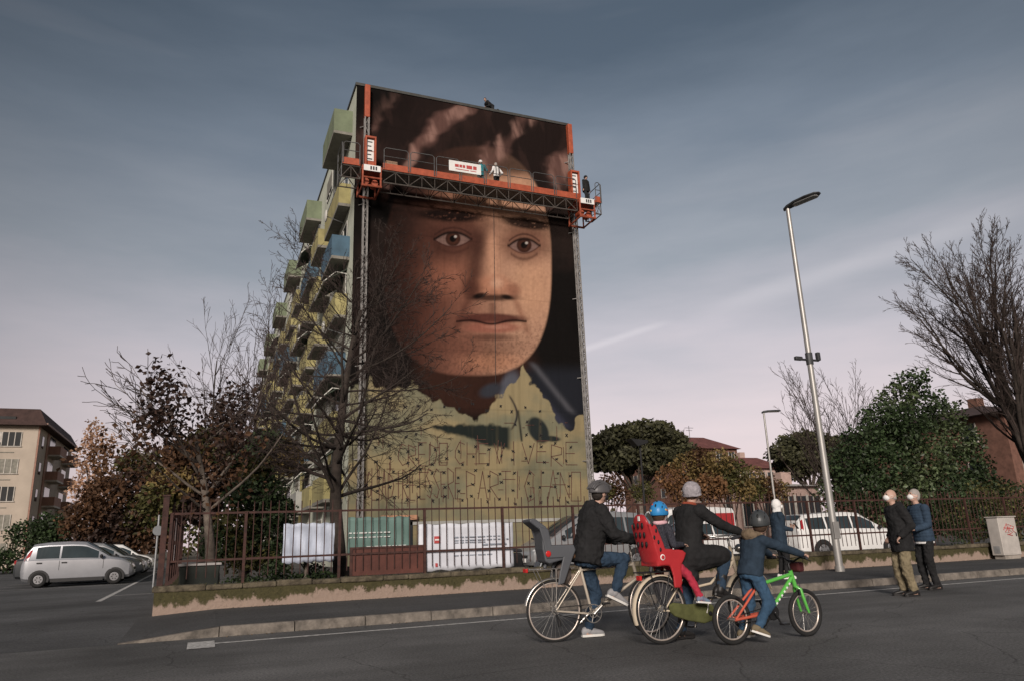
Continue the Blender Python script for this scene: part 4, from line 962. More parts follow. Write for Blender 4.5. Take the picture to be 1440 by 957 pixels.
class Bike:
    def __init__(s, O, Fr, name, label):
        s.O = V((O[0], O[1], 0)); f = V((Fr[0], Fr[1], 0)); d = f-s.O; s.WB = d.length; s.h = d.normalized(); s.l = V((-s.h.y, s.h.x, 0))
        s.t = thing(name, label, 'bicycle', (s.O+f)/2)
    def P(s, x, z, off=0.): return s.O+s.h*x+s.l*off+V((0, 0, z))
    def wheel(s, x, r, tr, rimm, steer=0., spokes=28, nm='wheel'):
        c = s.P(x, r); ax = Matrix.Rotation(steer, 3, 'Z') @ s.l; hh = Matrix.Rotation(steer, 3, 'Z') @ s.h
        hub = MB().tube([c-ax*.05, c-ax*.03, c+ax*.03, c+ax*.05], [.012, .022, .022, .012], 10)
        w_ = hub.build(nm, M_ALU, s.t, smooth=True, auto=40)
        MB().ring(c, ax, r-tr, tr, 56, 8).build('tyre', M_TYRE, w_, smooth=True)
        MB().ring(c, ax, r-tr*2-.006, .0095, 56, 6, 1.3).build('rim', rimm, w_, smooth=True)
        b = MB()
        for k in range(spokes):
            a = 2*math.pi*k/spokes; sg = 1 if k % 2 else -1; a2 = a+(.35 if (k//2) % 2 else -.35)
            b.tube([c+ax*.028*sg+(hh*math.cos(a2)+V((0, 0, 1))*math.sin(a2))*.02, c+(hh*math.cos(a)+V((0, 0, 1))*math.sin(a))*(r-tr*2)], .0013, 4, cap=False)
        b.build('spokes', M_ALU, w_)
        return w_
    def crank(s, bb, R_, m, ang, ln=.17, guard=False):
        c = s.P(*bb)
        b = MB(); b.ring(c-s.l*.045, s.l, R_, .006, 32, 6); b.ring(c-s.l*.045, s.l, R_*.45, .006, 20, 6)
        for k in range(5): a = k*1.2566+ang; b.tube([c-s.l*.045, c-s.l*.045+(s.h*math.cos(a)+V((0, 0, math.sin(a))))*R_], .006, 5)
        b.tube([c-s.l*.06, c+s.l*.06], .02, 10)
        if guard: b.disc(c-s.l*.052, s.l, R_*.98, .006, 28)
        o = b.build('chainring', m, s.t)
        ends = []
        for sg, off in ((1, -.075), (-1, .075)):
            e = c+s.l*off+(s.h*math.cos(ang)+V((0, 0, math.sin(ang))))*ln*sg
            MB().cone(c+s.l*off, .014, e, .010, 8).build('crank_arm', M_ALU if not guard else M_DKM, o)
            pe = MB(); pe.box(e+s.l*(.05 if off > 0 else -.05), (.085, .07, .02), Matrix.Rotation(math.atan2(s.h.y, s.h.x), 3, 'Z')); pe.build('pedal', M_DKM, s.t, bevel=.004); ends.append(e+s.l*(.05 if off > 0 else -.05))
        return ends
    def chain(s, bb, hub, R1, R2, off=-.04):
        b = MB(); a, c = s.P(*bb, off), s.P(*hub, off); u = V((0, 0, 1))
        b.tube([c+u*R2, a+u*R1], .005, 5); b.tube([c-u*R2, a-u*R1], .005, 5); b.build('chain', M_DKM, s.t)
    def mudguard(s, x, r, a0, a1, m, wd=.028):
        b = MB(); c = s.P(x, r); n_ = 16; rr = r+.03; vs = []; fs = []
        for i in range(n_+1):
            a = a0+(a1-a0)*i/n_; d = s.h*math.cos(a)+V((0, 0, math.sin(a)))
            for off, dr in ((-wd, -.014), (-wd*.5, -.002), (wd*.5, -.002), (wd, -.014), (wd, -.019), (-wd, -.019)): vs.append(c+d*(rr+dr)+s.l*off)
        for i in range(n_):
            for k in range(6): fs.append((i*6+k, i*6+(k+1) % 6, i*6+6+(k+1) % 6, i*6+6+k))
        b.add(vs, fs); return b.build('mudguard', m, s.t, smooth=True, auto=50)
    def tubes(s, name, segs, m, parent=None):
        b = MB()
        for sg in segs: b.tube([s.P(*p) for p in sg[0]], sg[1], 10)
        return b.build(name, m, parent or s.t, smooth=True, auto=45)
    def saddle(s, x, z, m, sc=1.0):
        b = MB(); secs = [(-.13, .07, .028), (-.11, .078, .034), (-.04, .062, .034), (.04, .03, .03), (.12, .019, .024), (.145, .01, .014)]
        b.loft([(s.P(x+a*sc, z-.015), s.l*w_*sc, V((0, 0, h_*sc))) for a, w_, h_ in secs], 12); return b.build('saddle', m, s.t, smooth=True)
UPV = V((0, 0, 1))
# ================= grey-helmeted man on the pale road bicycle
B1 = Bike((3.78, 8.11), (4.98, 7.99), 'road_bicycle', 'pale champagne road bicycle carrying an empty grey child seat')
r1 = .338
B1.wheel(0, r1, .014, M_RIMP, 0, 32); B1.wheel(B1.WB, r1, .014, M_RIMP, R(16), 28)
bb = (.46, .285)
fr1 = B1.tubes('frame', [([bb, (.345, .80)], .0165), ([(.35, .77), (1.02, .80)], .0155), ([bb, (1.06, .64)], .018), ([(1.02, .83), (1.075, .60)], .02)]+
         [([(0, r1, .06*sg), (.40, .285, .04*sg)], [.009, .012]) for sg in (-1, 1)]+[([(0, r1, .06*sg), (.345, .77, .025*sg)], [.007, .009]) for sg in (-1, 1)], M_CHAMP)
B1.tubes('fork', [([(1.075, .60), (1.09, .55), (B1.WB-.02, .40, .055*sg), (B1.WB, r1, .055*sg)], [.02, .014, .011, .009]) for sg in (-1, 1)], M_CHAMP)
B1.tubes('seat_post', [([(.345, .80), (.33, .90)], .0135)], M_ALU); B1.saddle(.33, .945, M_BROWNL)
B1.tubes('handlebar', [([(1.02, .83), (1.0, 1.02), (1.04, 1.05)], .013), ([(1.04, 1.05, -.26), (1.06, 1.05, -.1), (1.05, 1.05, 0), (1.06, 1.05, .1), (1.04, 1.05, .26)], .0125)], M_ALU)
B1.tubes('grip', [([(.93, 1.05, -.27), (1.04, 1.05, -.26)], .017), ([(.93, 1.05, .27), (1.04, 1.05, .26)], .017)], M_BLKT)
ped1 = B1.crank(bb, .10, M_ALU, R(40), .17); B1.chain(bb, (0, r1), .10, .035)
MB().ring(B1.P(0, r1, -.04), B1.l, .04, .008, 24, 6).build('sprocket', M_ALU, B1.t)
B1.tubes('derailleur', [([(.0, .30, -.05), (.03, .24, -.05)], .014), ([(.03, .24, -.05), (.04, .17, -.05)], .02)], M_DKM)
B1.mudguard(0, r1, R(78), R(168), M_ALU)
rk = B1.tubes('rack', [([(-.30, .80, off), (.24, .80, off)], .006) for off in (-.07, .07)]+[([(-.30+.18*k, .80, -.07), (-.30+.18*k, .80, .07)], .005) for k in range(4)]+[([(0, r1, .075*sg), (-.22, .80, .07*sg)], .005) for sg in (-1, 1)]+[([(0, r1, .075*sg), (.02, .80, .07*sg)], .005) for sg in (-1, 1)], M_ALU)
MB().box(B1.P(-.33, .79), (.03, .09, .045)).build('tail_light', M_REFL, rk, bevel=.006)
B1.tubes('cable', [([(1.03, 1.03, -.12), (1.16, .98, -.06), (1.10, .80, -.01), (1.09, .66, -.02)], .003), ([(1.03, 1.03, .1), (1.15, .96, .05), (1.05, .80, .01), (.7, .805, .012), (.36, .79, .02)], .003)], M_BLKT)
# grey child seat: back shell, pan, leg guards
def shell_prism(bk, pts, off0, off1): 
    b = MB(); b.prism([bk.P(x, z, off0) for x, z in pts], bk.l*(off1-off0)); return b
cs = shell_prism(B1, [(-.30, 1.36), (-.24, 1.37), (-.10, 1.27), (-.06, 1.14), (-.055, 1.0), (.20, 1.0), (.22, .96), (.10, .90), (-.08, .86), (-.13, .88), (-.16, 1.02), (-.16, 1.22), (-.30, 1.33)], -.15, .15).build('child_seat', M_GREYP, B1.t, bevel=.02)
for sg in (-1, 1):
    shell_prism(B1, [(-.20, 1.28), (-.08, 1.24), (-.05, 1.06), (.22, 1.06), (.24, 1.0), (.20, .92), (.14, .78), (.08, .64), (.0, .62), (.03, .76), (.08, .92), (-.12, .92), (-.15, 1.1)], sg*.155-.012, sg*.155+.012).build('side_wing', M_GREYP, cs, bevel=.012)
MB().ell(B1.P(-.10, .97, -.172), (.035, .006, .035)).build('reflector', M_REFL, cs, smooth=True)
B1.tubes('support', [([(-.06, .87), (-.10, .81)], .022), ([(.05, .88), (.0, .81)], .02)], M_GREYP, cs)
b = MB(); b.ell(B1.P(.14, .74, .03), (.10, .10, .14)); pb = blob(b, 'pannier_bag', cloth('brown_bag', (.11, .09, .08)), B1.t, .012, 3, .02, .06)
# rider
def rider(bk, *a, **k): return None
P = B1.P
t1, bd1, I1 = person('person', 'man in grey bike helmet and black jacket astride the pale road bicycle', 1.0, P(.44, .90), P(.585, 1.475), B1.l, B1.h*.9-B1.l*-.35,
    (P(.945, 1.085, -.26), P(.945, 1.085, .26)), (P(.70, .50, -.14), P(.47, .085, .17)), (B1.h*.85+V((0, 0, -.42)), B1.h), (V((-.2, -.4, -1)), V((-.2, .4, -1))), (V((1, 0, .5)), V((1, 0, 0))),
    dict(jacket=C_BLACK, trousers=C_NAVY, shoes=M_SHOEG, sole=M_SOLEW, hem=-.07, hood=True, bulk=.062, sleeve=1.25, fold=.045, head_up=(.15, 0, 1)), head=P(.655, 1.645), handd=((B1.h*.8+V((0, 0, .1)), V((0, 0, -1))),)*2, curl=1.2)
helmet(t1, I1, M_HELMG, M_VENT, 'road'); mask(t1, I1, C_CHAR); hair(t1, I1, mat('dark_hair', (.02, .015, .012), .8))
# ================= woman in black coat on the city bicycle with red child seat
B2 = Bike((4.65, 7.24), (5.93, 7.34), 'city_bicycle', 'old city bicycle with cream mudguards and a red child seat')
r2 = .345; WB2 = B2.WB
B2.wheel(0, r2, .018, M_RIMP, 0, 32); B2.wheel(WB2, r2, .018, M_RIMP, R(2), 28)
bb2 = (.56, .285)
B2.tubes('frame', [([bb2, (.38, .78)], .0165), ([bb2, (.75, .45), (.95, .66), (1.08, .80)], .019), ([(.46, .55), (.72, .58), (.95, .74), (1.08, .88)], .015), ([(1.06, .98), (1.12, .70)], .021)]+
         [([(0, r2, .06*sg), (.50, .285, .04*sg)], [.010, .013]) for sg in (-1, 1)]+[([(0, r2, .06*sg), (.39, .74, .025*sg)], [.008, .009]) for sg in (-1, 1)], M_CREAM)
B2.tubes('fork', [([(1.12, .70), (1.15, .62), (WB2-.03, .42, .055*sg), (WB2, r2, .055*sg)], [.02, .015, .012, .010]) for sg in (-1, 1)], M_CREAM)
B2.tubes('seat_post', [([(.38, .78), (.36, .87)], .0135)], M_ALU); B2.saddle(.35, .91, M_BLKT, 1.15)
B2.tubes('handlebar', [([(1.06, .98), (1.05, 1.06), (1.10, 1.10)], .014), ([(.88, 1.07, -.29), (1.02, 1.09, -.27), (1.13, 1.10, -.12), (1.10, 1.10, 0), (1.13, 1.10, .12), (1.02, 1.09, .27), (.88, 1.07, .29)], .012)], M_ALU)
B2.tubes('grip', [([(.84, 1.065, -.295), (.97, 1.085, -.28)], .018), ([(.84, 1.065, .295), (.97, 1.085, .28)], .018)], M_BLKT)
MB().ell(B2.P(1.20, .95), (.05, .05, .05)).tube([B2.P(1.1, .95), B2.P(1.2, .95)], .012, 6).build('headlamp', M_ALU, B2.t, smooth=True)
B2.crank(bb2, .095, M_DKM, R(70), .165)
B2.mudguard(0, r2, R(65), R(200), M_CREAM, .032); B2.mudguard(WB2, r2, R(20), R(150), M_CREAM, .032)
B2.tubes('cable', [([(1.0, 1.09, -.26), (1.18, 1.05, -.12), (1.15, .86, -.03), (1.13, .72, -.03)], .003), ([(1.0, 1.09, .26), (1.2, 1.03, .1), (1.12, .84, .02), (.95, .70, .02)], .003)], M_BLKT)
b = shell_prism(B2, [(.06, .40), (.12, .42), (.30, .39), (.56, .385), (.66, .36), (.69, .28), (.66, .20), (.52, .175), (.30, .22), (.12, .28), (.06, .33)], -.085, -.045).build('chain_guard', M_OLIVEC, B2.t, bevel=.016)
MB().disc(B2.P(.60, .275, -.09), B2.l, .024, .01).build('hub_cover', M_DKM, b)
b = MB(); b.prism([B2.P(x, z, .035) for x, z in [(-.02, .70), (.18, .70), (.24, .5), (.16, .34), (.02, .4), (-.06, .55)]], B2.l*.006); b.build('skirt_guard', M_BLKT, B2.t)
rk = B2.tubes('rack', [([(-.28, .745, off), (.30, .745, off)], .007) for off in (-.07, .07)]+[([(-.28+.19*k, .745, -.07), (-.28+.19*k, .745, .07)], .006) for k in range(4)]+[([(0, r2, .08*sg), (-.16, .745, .07*sg)], .006) for sg in (-1, 1)]+[([(0, r2, .08*sg), (.10, .745, .07*sg)], .006) for sg in (-1, 1)], M_DKM)
MB().box(B2.P(-.26, .69), (.03, .08, .05)).build('tail_light', M_REFL, rk, bevel=.006)
b = MB()
b.loft([(B2.P(x, z), B2.l*w_, (B2.h*.94+UPV*.2)*d_) for x, z, w_, d_ in ((-.06, .80, .11, .03), (-.085, .86, .155, .05), (-.115, .98, .17, .05), (-.145, 1.10, .168, .045), (-.17, 1.22, .15, .04), (-.185, 1.30, .12, .036), (-.19, 1.345, .085, .03), (-.19, 1.36, .05, .015))], 20)
b.box(B2.P(.06, .85), (.34, .30, .09), Matrix.Rotation(math.atan2(B2.h.y, B2.h.x), 3, 'Z'))
for sg in (-1, 1):
    b.prism([B2.P(x, z, sg*.155-.014) for x, z in ((-.20, 1.26), (-.10, 1.24), (-.05, 1.12), (.0, .99), (.24, .965), (.28, .93), (.25, .87), (.20, .82), (.19, .62), (.16, .57), (.08, .58), (.08, .70), (.05, .81), (-.08, .82), (-.15, 1.05))], B2.l*.028)
cs2 = blob(b, 'child_seat', M_REDP, B2.t, .010, 4)
for z, x in ((1.24, -.222), (1.14, -.202), (1.04, -.182)):
    for off in (-.075, .0, .075): MB().ell(B2.P(x, z, off), (.012, .020, .032)).build('vent_slot', M_VENT, cs2, smooth=True)
for x, z in ((-.175, 1.27), (-.13, 1.2), (-.16, 1.13), (-.11, 1.08), (-.09, 1.0)):
    MB().ell(B2.P(x+.02, z-.02, -.170), (.014, .006, .024)).build('vent_slot', M_VENT, cs2, smooth=True)
MB().ell(B2.P(-.05, .90, -.170), (.032, .006, .032)).build('badge', M_SIGN, cs2, smooth=True); MB().ell(B2.P(-.05, .90, -.175), (.022, .004, .022)).build('badge_ring', M_REDP, cs2, smooth=True)
MB().box(B2.P(-.226, 1.315, -.03), (.01, .03, .05)).build('white_strip', M_SIGN, cs2)
B2.tubes('support', [([(.02, .83), (.0, .75)], .03), ([(-.08, .81), (-.10, .75)], .02)], M_BLKT, cs2)
P = B2.P
pel, nk = P(.44, .895), P(.52, 1.435)
kN = P(.865, .90, -.13)
t2, bd2, I2 = person('person', 'woman in grey knitted beanie and long black coat riding the city bicycle', .97, pel, nk, B2.l, B2.h*.85+B2.l*.45+V((0, 0, .12)),
    (P(.985, 1.135, -.27), P(.90, 1.12, .28)), (P(.715, .52, -.15), P(.36, .085, .16)), (B2.h*.9+V((0, 0, -.25)), B2.h), (V((0, -.6, -.8)), V((0, .6, -.8))), (V((1, 0, .6)), V((1, 0, 0))),
    dict(jacket=C_BLACK, trousers=C_NAVY, shoes=M_SHOEB, boot=True, hem=-.12, bulk=.02, flare=.01, fold=.02, collar=True, head_up=(0, 0, 1), skirt=[(P(.44, .875, -.07), .165, P(.80, .885, -.13), .114), (pel, .15, P(.34, .72, 0.05), .12), (P(.36, .8, -.02), .13, P(.40, .68, -.05), .10)]), head=P(.585, 1.60), handd=((B2.h*.85+V((0, 0, -.2)), V((0, 0, -1))),)*2, curl=1.2)
beanie(t2, I2, C_GREY, .15); hair(t2, I2, mat('brown_hair', (.06, .035, .022), .8))
# rust scarf at the neck
b = MB(); b.ring(I2['neck']+I2['up']*.03, I2['up'], .062, .022, 20, 8); blob(b, 'scarf', cloth('rust_scarf', (.30, .07, .04)), t2, .008, 2)
# child strapped in the red seat
P = B2.P
tc_, bdc, Ic = person('person', 'small child in blue bike helmet and red leggings sitting in the red child seat', .66, P(.09, .90), P(.085, 1.245), B2.l, B2.h*.8+B2.l*.55,
    (P(.27, 1.02, -.13), P(.27, 1.02, .13)), (P(.39, .455, -.21), P(.40, .47, .15)), (B2.h*.97+V((0, 0, -.12)), B2.h), (V((-.3, -.5, -1)), V((-.3, .5, -1))), (V((1, 0, 1)), V((1, 0, 1))),
    dict(jacket=C_DOT, trousers=C_RED, shoes=M_SHOEK, sole=M_SOLEW, hem=-.06, bulk=.02, skin=M_SKIN2, head_s=1.45, hood=False, fold=.015), vox=.008, head=P(.085, 1.36), curl=.5)
helmet(tc_, Ic, M_HELMB, M_VENT, 'kid', M_DECO); hair(tc_, Ic, MATS['brown_hair'])
b = MB(); b.ring(Ic['neck']+Ic['up']*.02, Ic['up'], .06, .026, 20, 8); blob(b, 'collar', C_PINK, tc_, .008, 2, .008, .03)
# ================= boy on the green bicycle
B3 = Bike((5.2, 6.76), (6.23, 6.80), 'kids_bicycle', 'lime green and coral child bicycle under the boy')
r3 = .25; WB3 = B3.WB
B3.wheel(0, r3, .024, M_RIMP, 0, 24); B3.wheel(WB3, r3, .024, M_RIMP, R(3), 24)
bb3 = (.53, .285)
B3.tubes('front_frame', [([(.40, .57), (.56, .60), (.89, .66)], .020), ([(.57, .33), (.89, .62)], [.021, .024]), ([(.885, .70), (.93, .53)], .024)], M_LIME)
B3.tubes('rear_frame', [([bb3, (.36, .58)], .018)]+[([(0, r3, .06*sg), (.48, .285, .04*sg)], [.014, .017]) for sg in (-1, 1)]+[([(0, r3, .06*sg), (.34, .54, .03*sg)], [.012, .014]) for sg in (-1, 1)], M_CORAL)
B3.tubes('fork', [([(.93, .53), (.955, .50, .045*sg), (WB3-.02, .30, .055*sg), (WB3, r3, .055*sg)], [.02, .020, .016, .013]) for sg in (-1, 1)], M_LIME)
B3.tubes('seat_post', [([(.36, .57), (.335, .66)], .013)], M_DKM); B3.saddle(.33, .695, M_BLKT, .8)
B3.tubes('handlebar', [([(.885, .70), (.87, .77), (.92, .80)], .014), ([(.87, .84, -.27), (.93, .845, -.14), (.92, .80, -.04), (.92, .80, .04), (.93, .845, .14), (.87, .84, .27)], .011)], M_DKM)
B3.tubes('grip', [([(.855, .838, -.30), (.885, .842, -.19)], .016), ([(.855, .838, .30), (.885, .842, .19)], .016)], M_BLKT)
B3.tubes('brake_lever', [([(.93, .83, -.17), (.96, .80, -.25)], .005), ([(.93, .83, .17), (.96, .80, .25)], .005)], M_DKM)
b = MB(); b.box(B3.P(.985, .735), (.09, .16, .11)); b.build('bar_bag', mat('dark_red_bag', (.07, .012, .014), .8), B3.t, bevel=.025)
B3.crank(bb3, .075, M_DKM, R(-60), .13, True)
B3.chain(bb3, (0, r3), .07, .035)
B3.tubes('brake', [([(.06, .47, -.04), (.10, .45, -.03)], .014), ([(.93, .50, -.05), (.94, .44, -.05)], .012)], M_DKM)
B3.tubes('cable', [([(.93, .83, -.17), (1.02, .82, -.08), (.98, .66, -.03), (.945, .50, -.05)], .003), ([(.93, .83, .17), (1.02, .80, .06), (.93, .68, .03), (.6, .61, .03), (.36, .56, .03)], .003)], M_BLKT)
fl = MB()
for k in range(6): d0 = V((.62+.042*k, .372+.038*k, -.023)); fl.box(B3.P(d0.x, d0.y, d0.z), (.024, .004, .018), Matrix.Rotation(-.74, 3, 'Y'))
fl.build('frame_lettering', M_SIGN, B3.t)
P = B3.P
t3, bd3, I3 = person('person', 'boy in dark round helmet and navy hooded jacket standing over the green bicycle', .74, P(.315, .705), P(.43, 1.075), B3.l, B3.h*.75+B3.l*.62+V((0, 0, .1)),
    (P(.865, .872, -.23), P(.845, .872, .24)), (P(.20, .165, -.15), P(.225, .10, .12)), (B3.h*.88-B3.l*.25+V((0, 0, -.32)), B3.h*.95-B3.l*.1), (V((0, -.6, -.8)), V((0, .6, -.8))), (V((1, -.15, 0)), V((1, .1, 0))),
    dict(jacket=C_NAVYJ, trousers=C_JEAN, shoes=M_SHOET, sole=M_SOLEW, hem=-.06, hood=False, bulk=.03, skin=M_SKIN2, head_s=1.36, fold=.022, twide=1.15, sleeve=1.1), vox=.008, head=P(.535, 1.215), handd=((B3.h*.8-V((0, 0, .1)), V((0, 0, -1))),)*2, curl=1.2)
helmet(t3, I3, M_HELMK, M_VENT, 'kid'); hair(t3, I3, MATS['brown_hair'])
b = MB(); n3, u3, f3, l3 = I3['neck'], I3['up'], I3['fwd'], I3['left']
b.ell(n3-f3*.075+u3*.0, (.075, .11, .07), rot_to(f3, u3)); b.ring(n3+u3*.02, u3, .075, .03, 20, 8); blob(b, 'hood', C_TAN, t3, .009, 3, .02, .05)
# ================= two men talking in the road
def stander(label, g, s, face, of, wr_off=None, curl=.6, head_d=(0, 0, 0), stance=.10, lookz=0., handd=None, vox=.0085, group=None):
    g = V(g); f = V((math.cos(face), math.sin(face), 0)); l_ = V((-f.y, f.x, 0))
    pel = g+V((0, 0, .93*s)); nk = g+V((0, 0, 1.475*s))+f*.02*s
    wr = [g+f*(a[0]*s)+l_*(a[1]*s)+V((0, 0, a[2]*s)) for a in (wr_off or ((.05, -.27, .86), (.05, .27, .86)))]
    an = [g-l_*stance*s+V((0, 0, .078*s))+f*.03, g+l_*stance*s+V((0, 0, .078*s))-f*.03]
    return person('person', label, s, pel, nk, l_, f+V((0, 0, lookz)), wr, an, (f-l_*.15, f+l_*.15), (-f+V((0, 0, -.2))-l_*.3, -f+V((0, 0, -.2))+l_*.3), (f, f), of, vox, head=nk+V((0, 0, .175*s))+f*.035*s+V(head_d), handd=handd, curl=curl, group=group, base=g)
gA = onz(1280, 837); gB = onz(1312, 828)
tA, _, IA = stander('bald man in black coat and khaki trousers wearing a white mask', gA, .985, R(160), dict(jacket=C_BLACK, trousers=C_KHAKI, shoes=M_SHOEB, hem=-.2, hood=True, bulk=.045, sleeve=1.15, fold=.03, twide=1.2, skin=M_SKIN2), ((.10, -.185, .97), (.10, .185, .97)), .8, lookz=.25)
mask(tA, IA, C_WHITE); b = MB(); hc, hs = IA['hc'], IA['hs']; b.ell(hc-IA['hf']*.02*hs-IA['hup']*.02*hs, (.085*hs, .083*hs, .055*hs), IA['HR']); blob(b, 'hair', mat('grey_hair', (.30, .27, .25), .8), tA, .008, 2)
tB, _, IB = stander('grey-haired man in blue quilted jacket and black trousers wearing a white mask', gB, 1.005, R(165), dict(jacket=C_PUFF, trousers=C_BLACK, shoes=M_SHOEB, hem=-.10, puffer=True, bulk=.04, fold=.006, twide=1.05, skin=M_SKIN2), ((.25, -.14, 1.02), (.25, .12, 1.05)), .7, lookz=.3)
mask(tB, IB, C_WHITE); hair(tB, IB, MATS['grey_hair'])
b = MB(); b.loft([(gB+V((0, 0, .80)), IB['left']*.19, IB['fwd']*.15), (gB+V((0, 0, .87)), IB['left']*.185, IB['fwd']*.145)], 18); blob(b, 'shirt_hem', C_WHITE, tB, .01, 2)
# ================= person with a phone by the wall
gC = onz(1103, 813, T); gC.z = T
tC, _, IC = stander('person in white hood and mask holding a phone beside the street lamp', gC, .93, R(-20), dict(jacket=C_NAVYJ, trousers=C_BLACK, shoes=M_SOLEW, hem=-.2, bulk=.035, hood=False, skin=M_SKIN2), ((.30, -.06, 1.08), (.30, .08, 1.10)), .7, handd=((V((.6, 0, .5)), V((-.3, 0, 1))),)*2)
mask(tC, IC, C_WHITE); b = MB(); hc, hs = IC['hc'], IC['hs']; b.ell(hc-IC['hf']*.028*hs+IC['hup']*.006*hs, (.115*hs, .108*hs, .135*hs), IC['HR'], 18, 11); b.cone(hc-IC['hup']*.06*hs-IC['hf']*.02*hs, .095*hs, IC['neck']-IC['up']*.02, .10*hs, 12); blob(b, 'hood', C_WHITE, tC, .009, 3, .015, .05)
f = V((math.cos(R(-20)), math.sin(R(-20)), 0)); pp = gC+f*.40+V((0, 0, 1.08))
tag(MB().box(pp, (.02, .075, .15), Matrix.Rotation(R(-20), 3, 'Z') @ Matrix.Rotation(R(-35), 3, 'Y')).build('mobile_phone', M_DKM, bevel=.006), 'dark mobile phone held by the person in the white hood', 'phone')
# ================= workers aloft
def worker(label, u, of, face, vox=.018, y=None, **k):
    yy = y or PF+.65; x = ony(u, 240, yy).x
    return stander(label, (x, yy, zd), 1.0, face, of, vox=vox, group='painters on the work platform', **k)
w1 = worker('painter in teal jacket and white cap on the work platform beside the board', 676, dict(jacket=C_TEAL, trousers=cloth('grey_trousers', (.10, .11, .11)), shoes=M_SHOEB, hem=-.15, hood=False), R(70), wr_off=((.35, -.2, 1.35), (.30, .2, 1.2)))
beanie(w1[0], w1[2], C_WHITE)
w2 = worker('painter in white bib and black trousers facing the wall on the work platform', 698, dict(jacket=C_WHITE, trousers=C_BLACK, shoes=M_SHOEB, hem=-.05, hood=False), R(110), wr_off=((.15, -.35, 1.1), (.15, .35, 1.0)))
hair(w2[0], w2[2], MATS['grey_hair'])
for dx in (-.09, .09):
    b = MB(); q = w2[0].location; b.tube([q+V((dx, -.17, .95)), q+V((dx, -.185, 1.2)), q+V((dx, -.16, 1.46))], .025, 5); b.build('strap', M_BLKT, w2[0])
w3 = worker('dark-clad man standing at the far end of the work platform', 822, dict(jacket=C_BLACK, trousers=C_CHAR, shoes=M_SHOEB, hem=-.18, hood=True, bulk=.05), R(-70), y=PF+.5)
beanie(w3[0], w3[2], C_BLACK)
# figure kneeling at the roof edge
rp = ony(688, 160, BY+.6); zr = BZ+.16
t4, _, I4 = person('person', 'dark figure kneeling at the roof edge above the mural', .95, (rp.x, BY+.16, zr+.24), (rp.x-.38, BY+.12, zr+.46), (0, 1, 0), (-.6, -.8, -.1),
    ((rp.x-.45, BY-.05, zr+.05), (rp.x-.45, BY+.28, zr+.05)), ((rp.x+.35, BY+.06, zr+.07), (rp.x+.35, BY+.28, zr+.07)), (V((1, 0, -.3)), V((1, 0, -.3))), (V((0, 0, -1)), V((0, 0, -1))), (V((-1, 0, -.4)), V((-1, 0, -.4))),
    dict(jacket=C_BLACK, trousers=C_CHAR, shoes=M_SHOEB, hem=-.08), vox=.02, base=(rp.x, BY+.16, zr))
hair(t4, I4, MATS['dark_hair'])
# ------------------------------------------------------------------ banners, panel and small things at the railings
def banner(name, label, u0, u1, v0, v1, y, m, z0=None, wav=.012, seed=1):
    a = ony(u0, (v0+v1)/2, y).x; c = ony(u1, (v0+v1)/2, y).x; um = (u0+u1)/2
    zt = ony(um, v0, y).z; zb = ony(um, v1, y).z if z0 is None else z0
    t = thing(name, label, 'banner', ((a+c)/2, y, zb)); b = MB(); rn = random.Random(seed); nx, nz_ = 22, 10; vs = []; fs = []
    ph = rn.uniform(0, 6)
    for j in range(nz_+1):
        for i in range(nx+1):
            f, g = i/nx, j/nz_
            vs.append((a+(c-a)*f, y+wav*math.sin(f*19+g*3+ph)*.6+wav*rn.uniform(-.4, .4)+wav*math.sin(g*9+f*4), zb+(zt-zb)*g+(.012*math.sin(f*25) if j == nz_ else 0)+(.018*math.sin(f*31+1) if j == 0 else 0)))
    for j in range(nz_):
        for i in range(nx): k = j*(nx+1)+i; fs.append((k, k+1, k+nx+2, k+nx+1))
    b.add(vs, fs); o = b.build('sheet', m, t, smooth=True); so = o.modifiers.new('th', 'SOLIDIFY'); so.thickness = .003
    return t, a, c, zb, zt
M_BANW = mat('white_banner', (.60, .62, .68), .6, var=.10, scale=2); M_BANT = mat('teal_banner', (.115, .19, .17), .6, var=.15, scale=2); M_BANB = mat('blue_white_banner', (.50, .55, .66), .6, var=.15, scale=2)
M_BTXT = mat('banner_text', (.25, .28, .33), .7); M_BTXW = mat('banner_text_white', (.55, .58, .56), .7)
def lines(t, a, c, zb, zt, rows, m, y, nm='text_line'):
    for x0, x1, z, h in rows:
        x = a+(c-a)*x0; rn = random.Random(int(x*1000))
        b = MB()
        while x < a+(c-a)*x1:
            w_ = rn.uniform(.05, .16); b.box((x+w_/2, y, zb+(zt-zb)*z), (w_, .004, h)); x += w_+.03
        b.build(nm, m, t)
t, a, c, zb, zt = banner('banner', 'large white crumpled banner with small print tied behind the railings', 588, 722, 735, 803, 15.17, M_BANW, z0=.58)
lines(t, a, c, zb, zt, ((.36, .86, .70, .02), (.36, .95, .63, .02), (.36, .7, .58, .015), (.66, .92, .52, .03), (.36, .74, .30, .02)), M_BTXT, 15.146)
MB().box((a+(c-a)*.19, 15.145, zb+(zt-zb)*.66), (.13, .004, .14)).build('logo', M_REDT, t); MB().box((a+(c-a)*.19, 15.140, zb+(zt-zb)*.66), (.10, .004, .03)).build('logo_band', M_SIGN, t)
MB().box((a+(c-a)*.18, 15.145, zb+(zt-zb)*.12), (.05, .004, .07)).build('logo', M_REDT, t)
t, a, c, zb, zt = banner('banner', 'teal green banner with white print behind the railings beside the tree trunk', 488, 577, 726, 778, 15.19, M_BANT, seed=2)
lines(t, a, c, zb, zt, ((.02, .66, .58, .025), (.02, .6, .46, .02), (.3, .82, .2, .03), (.38, .72, .1, .02)), M_BTXW, 15.165)
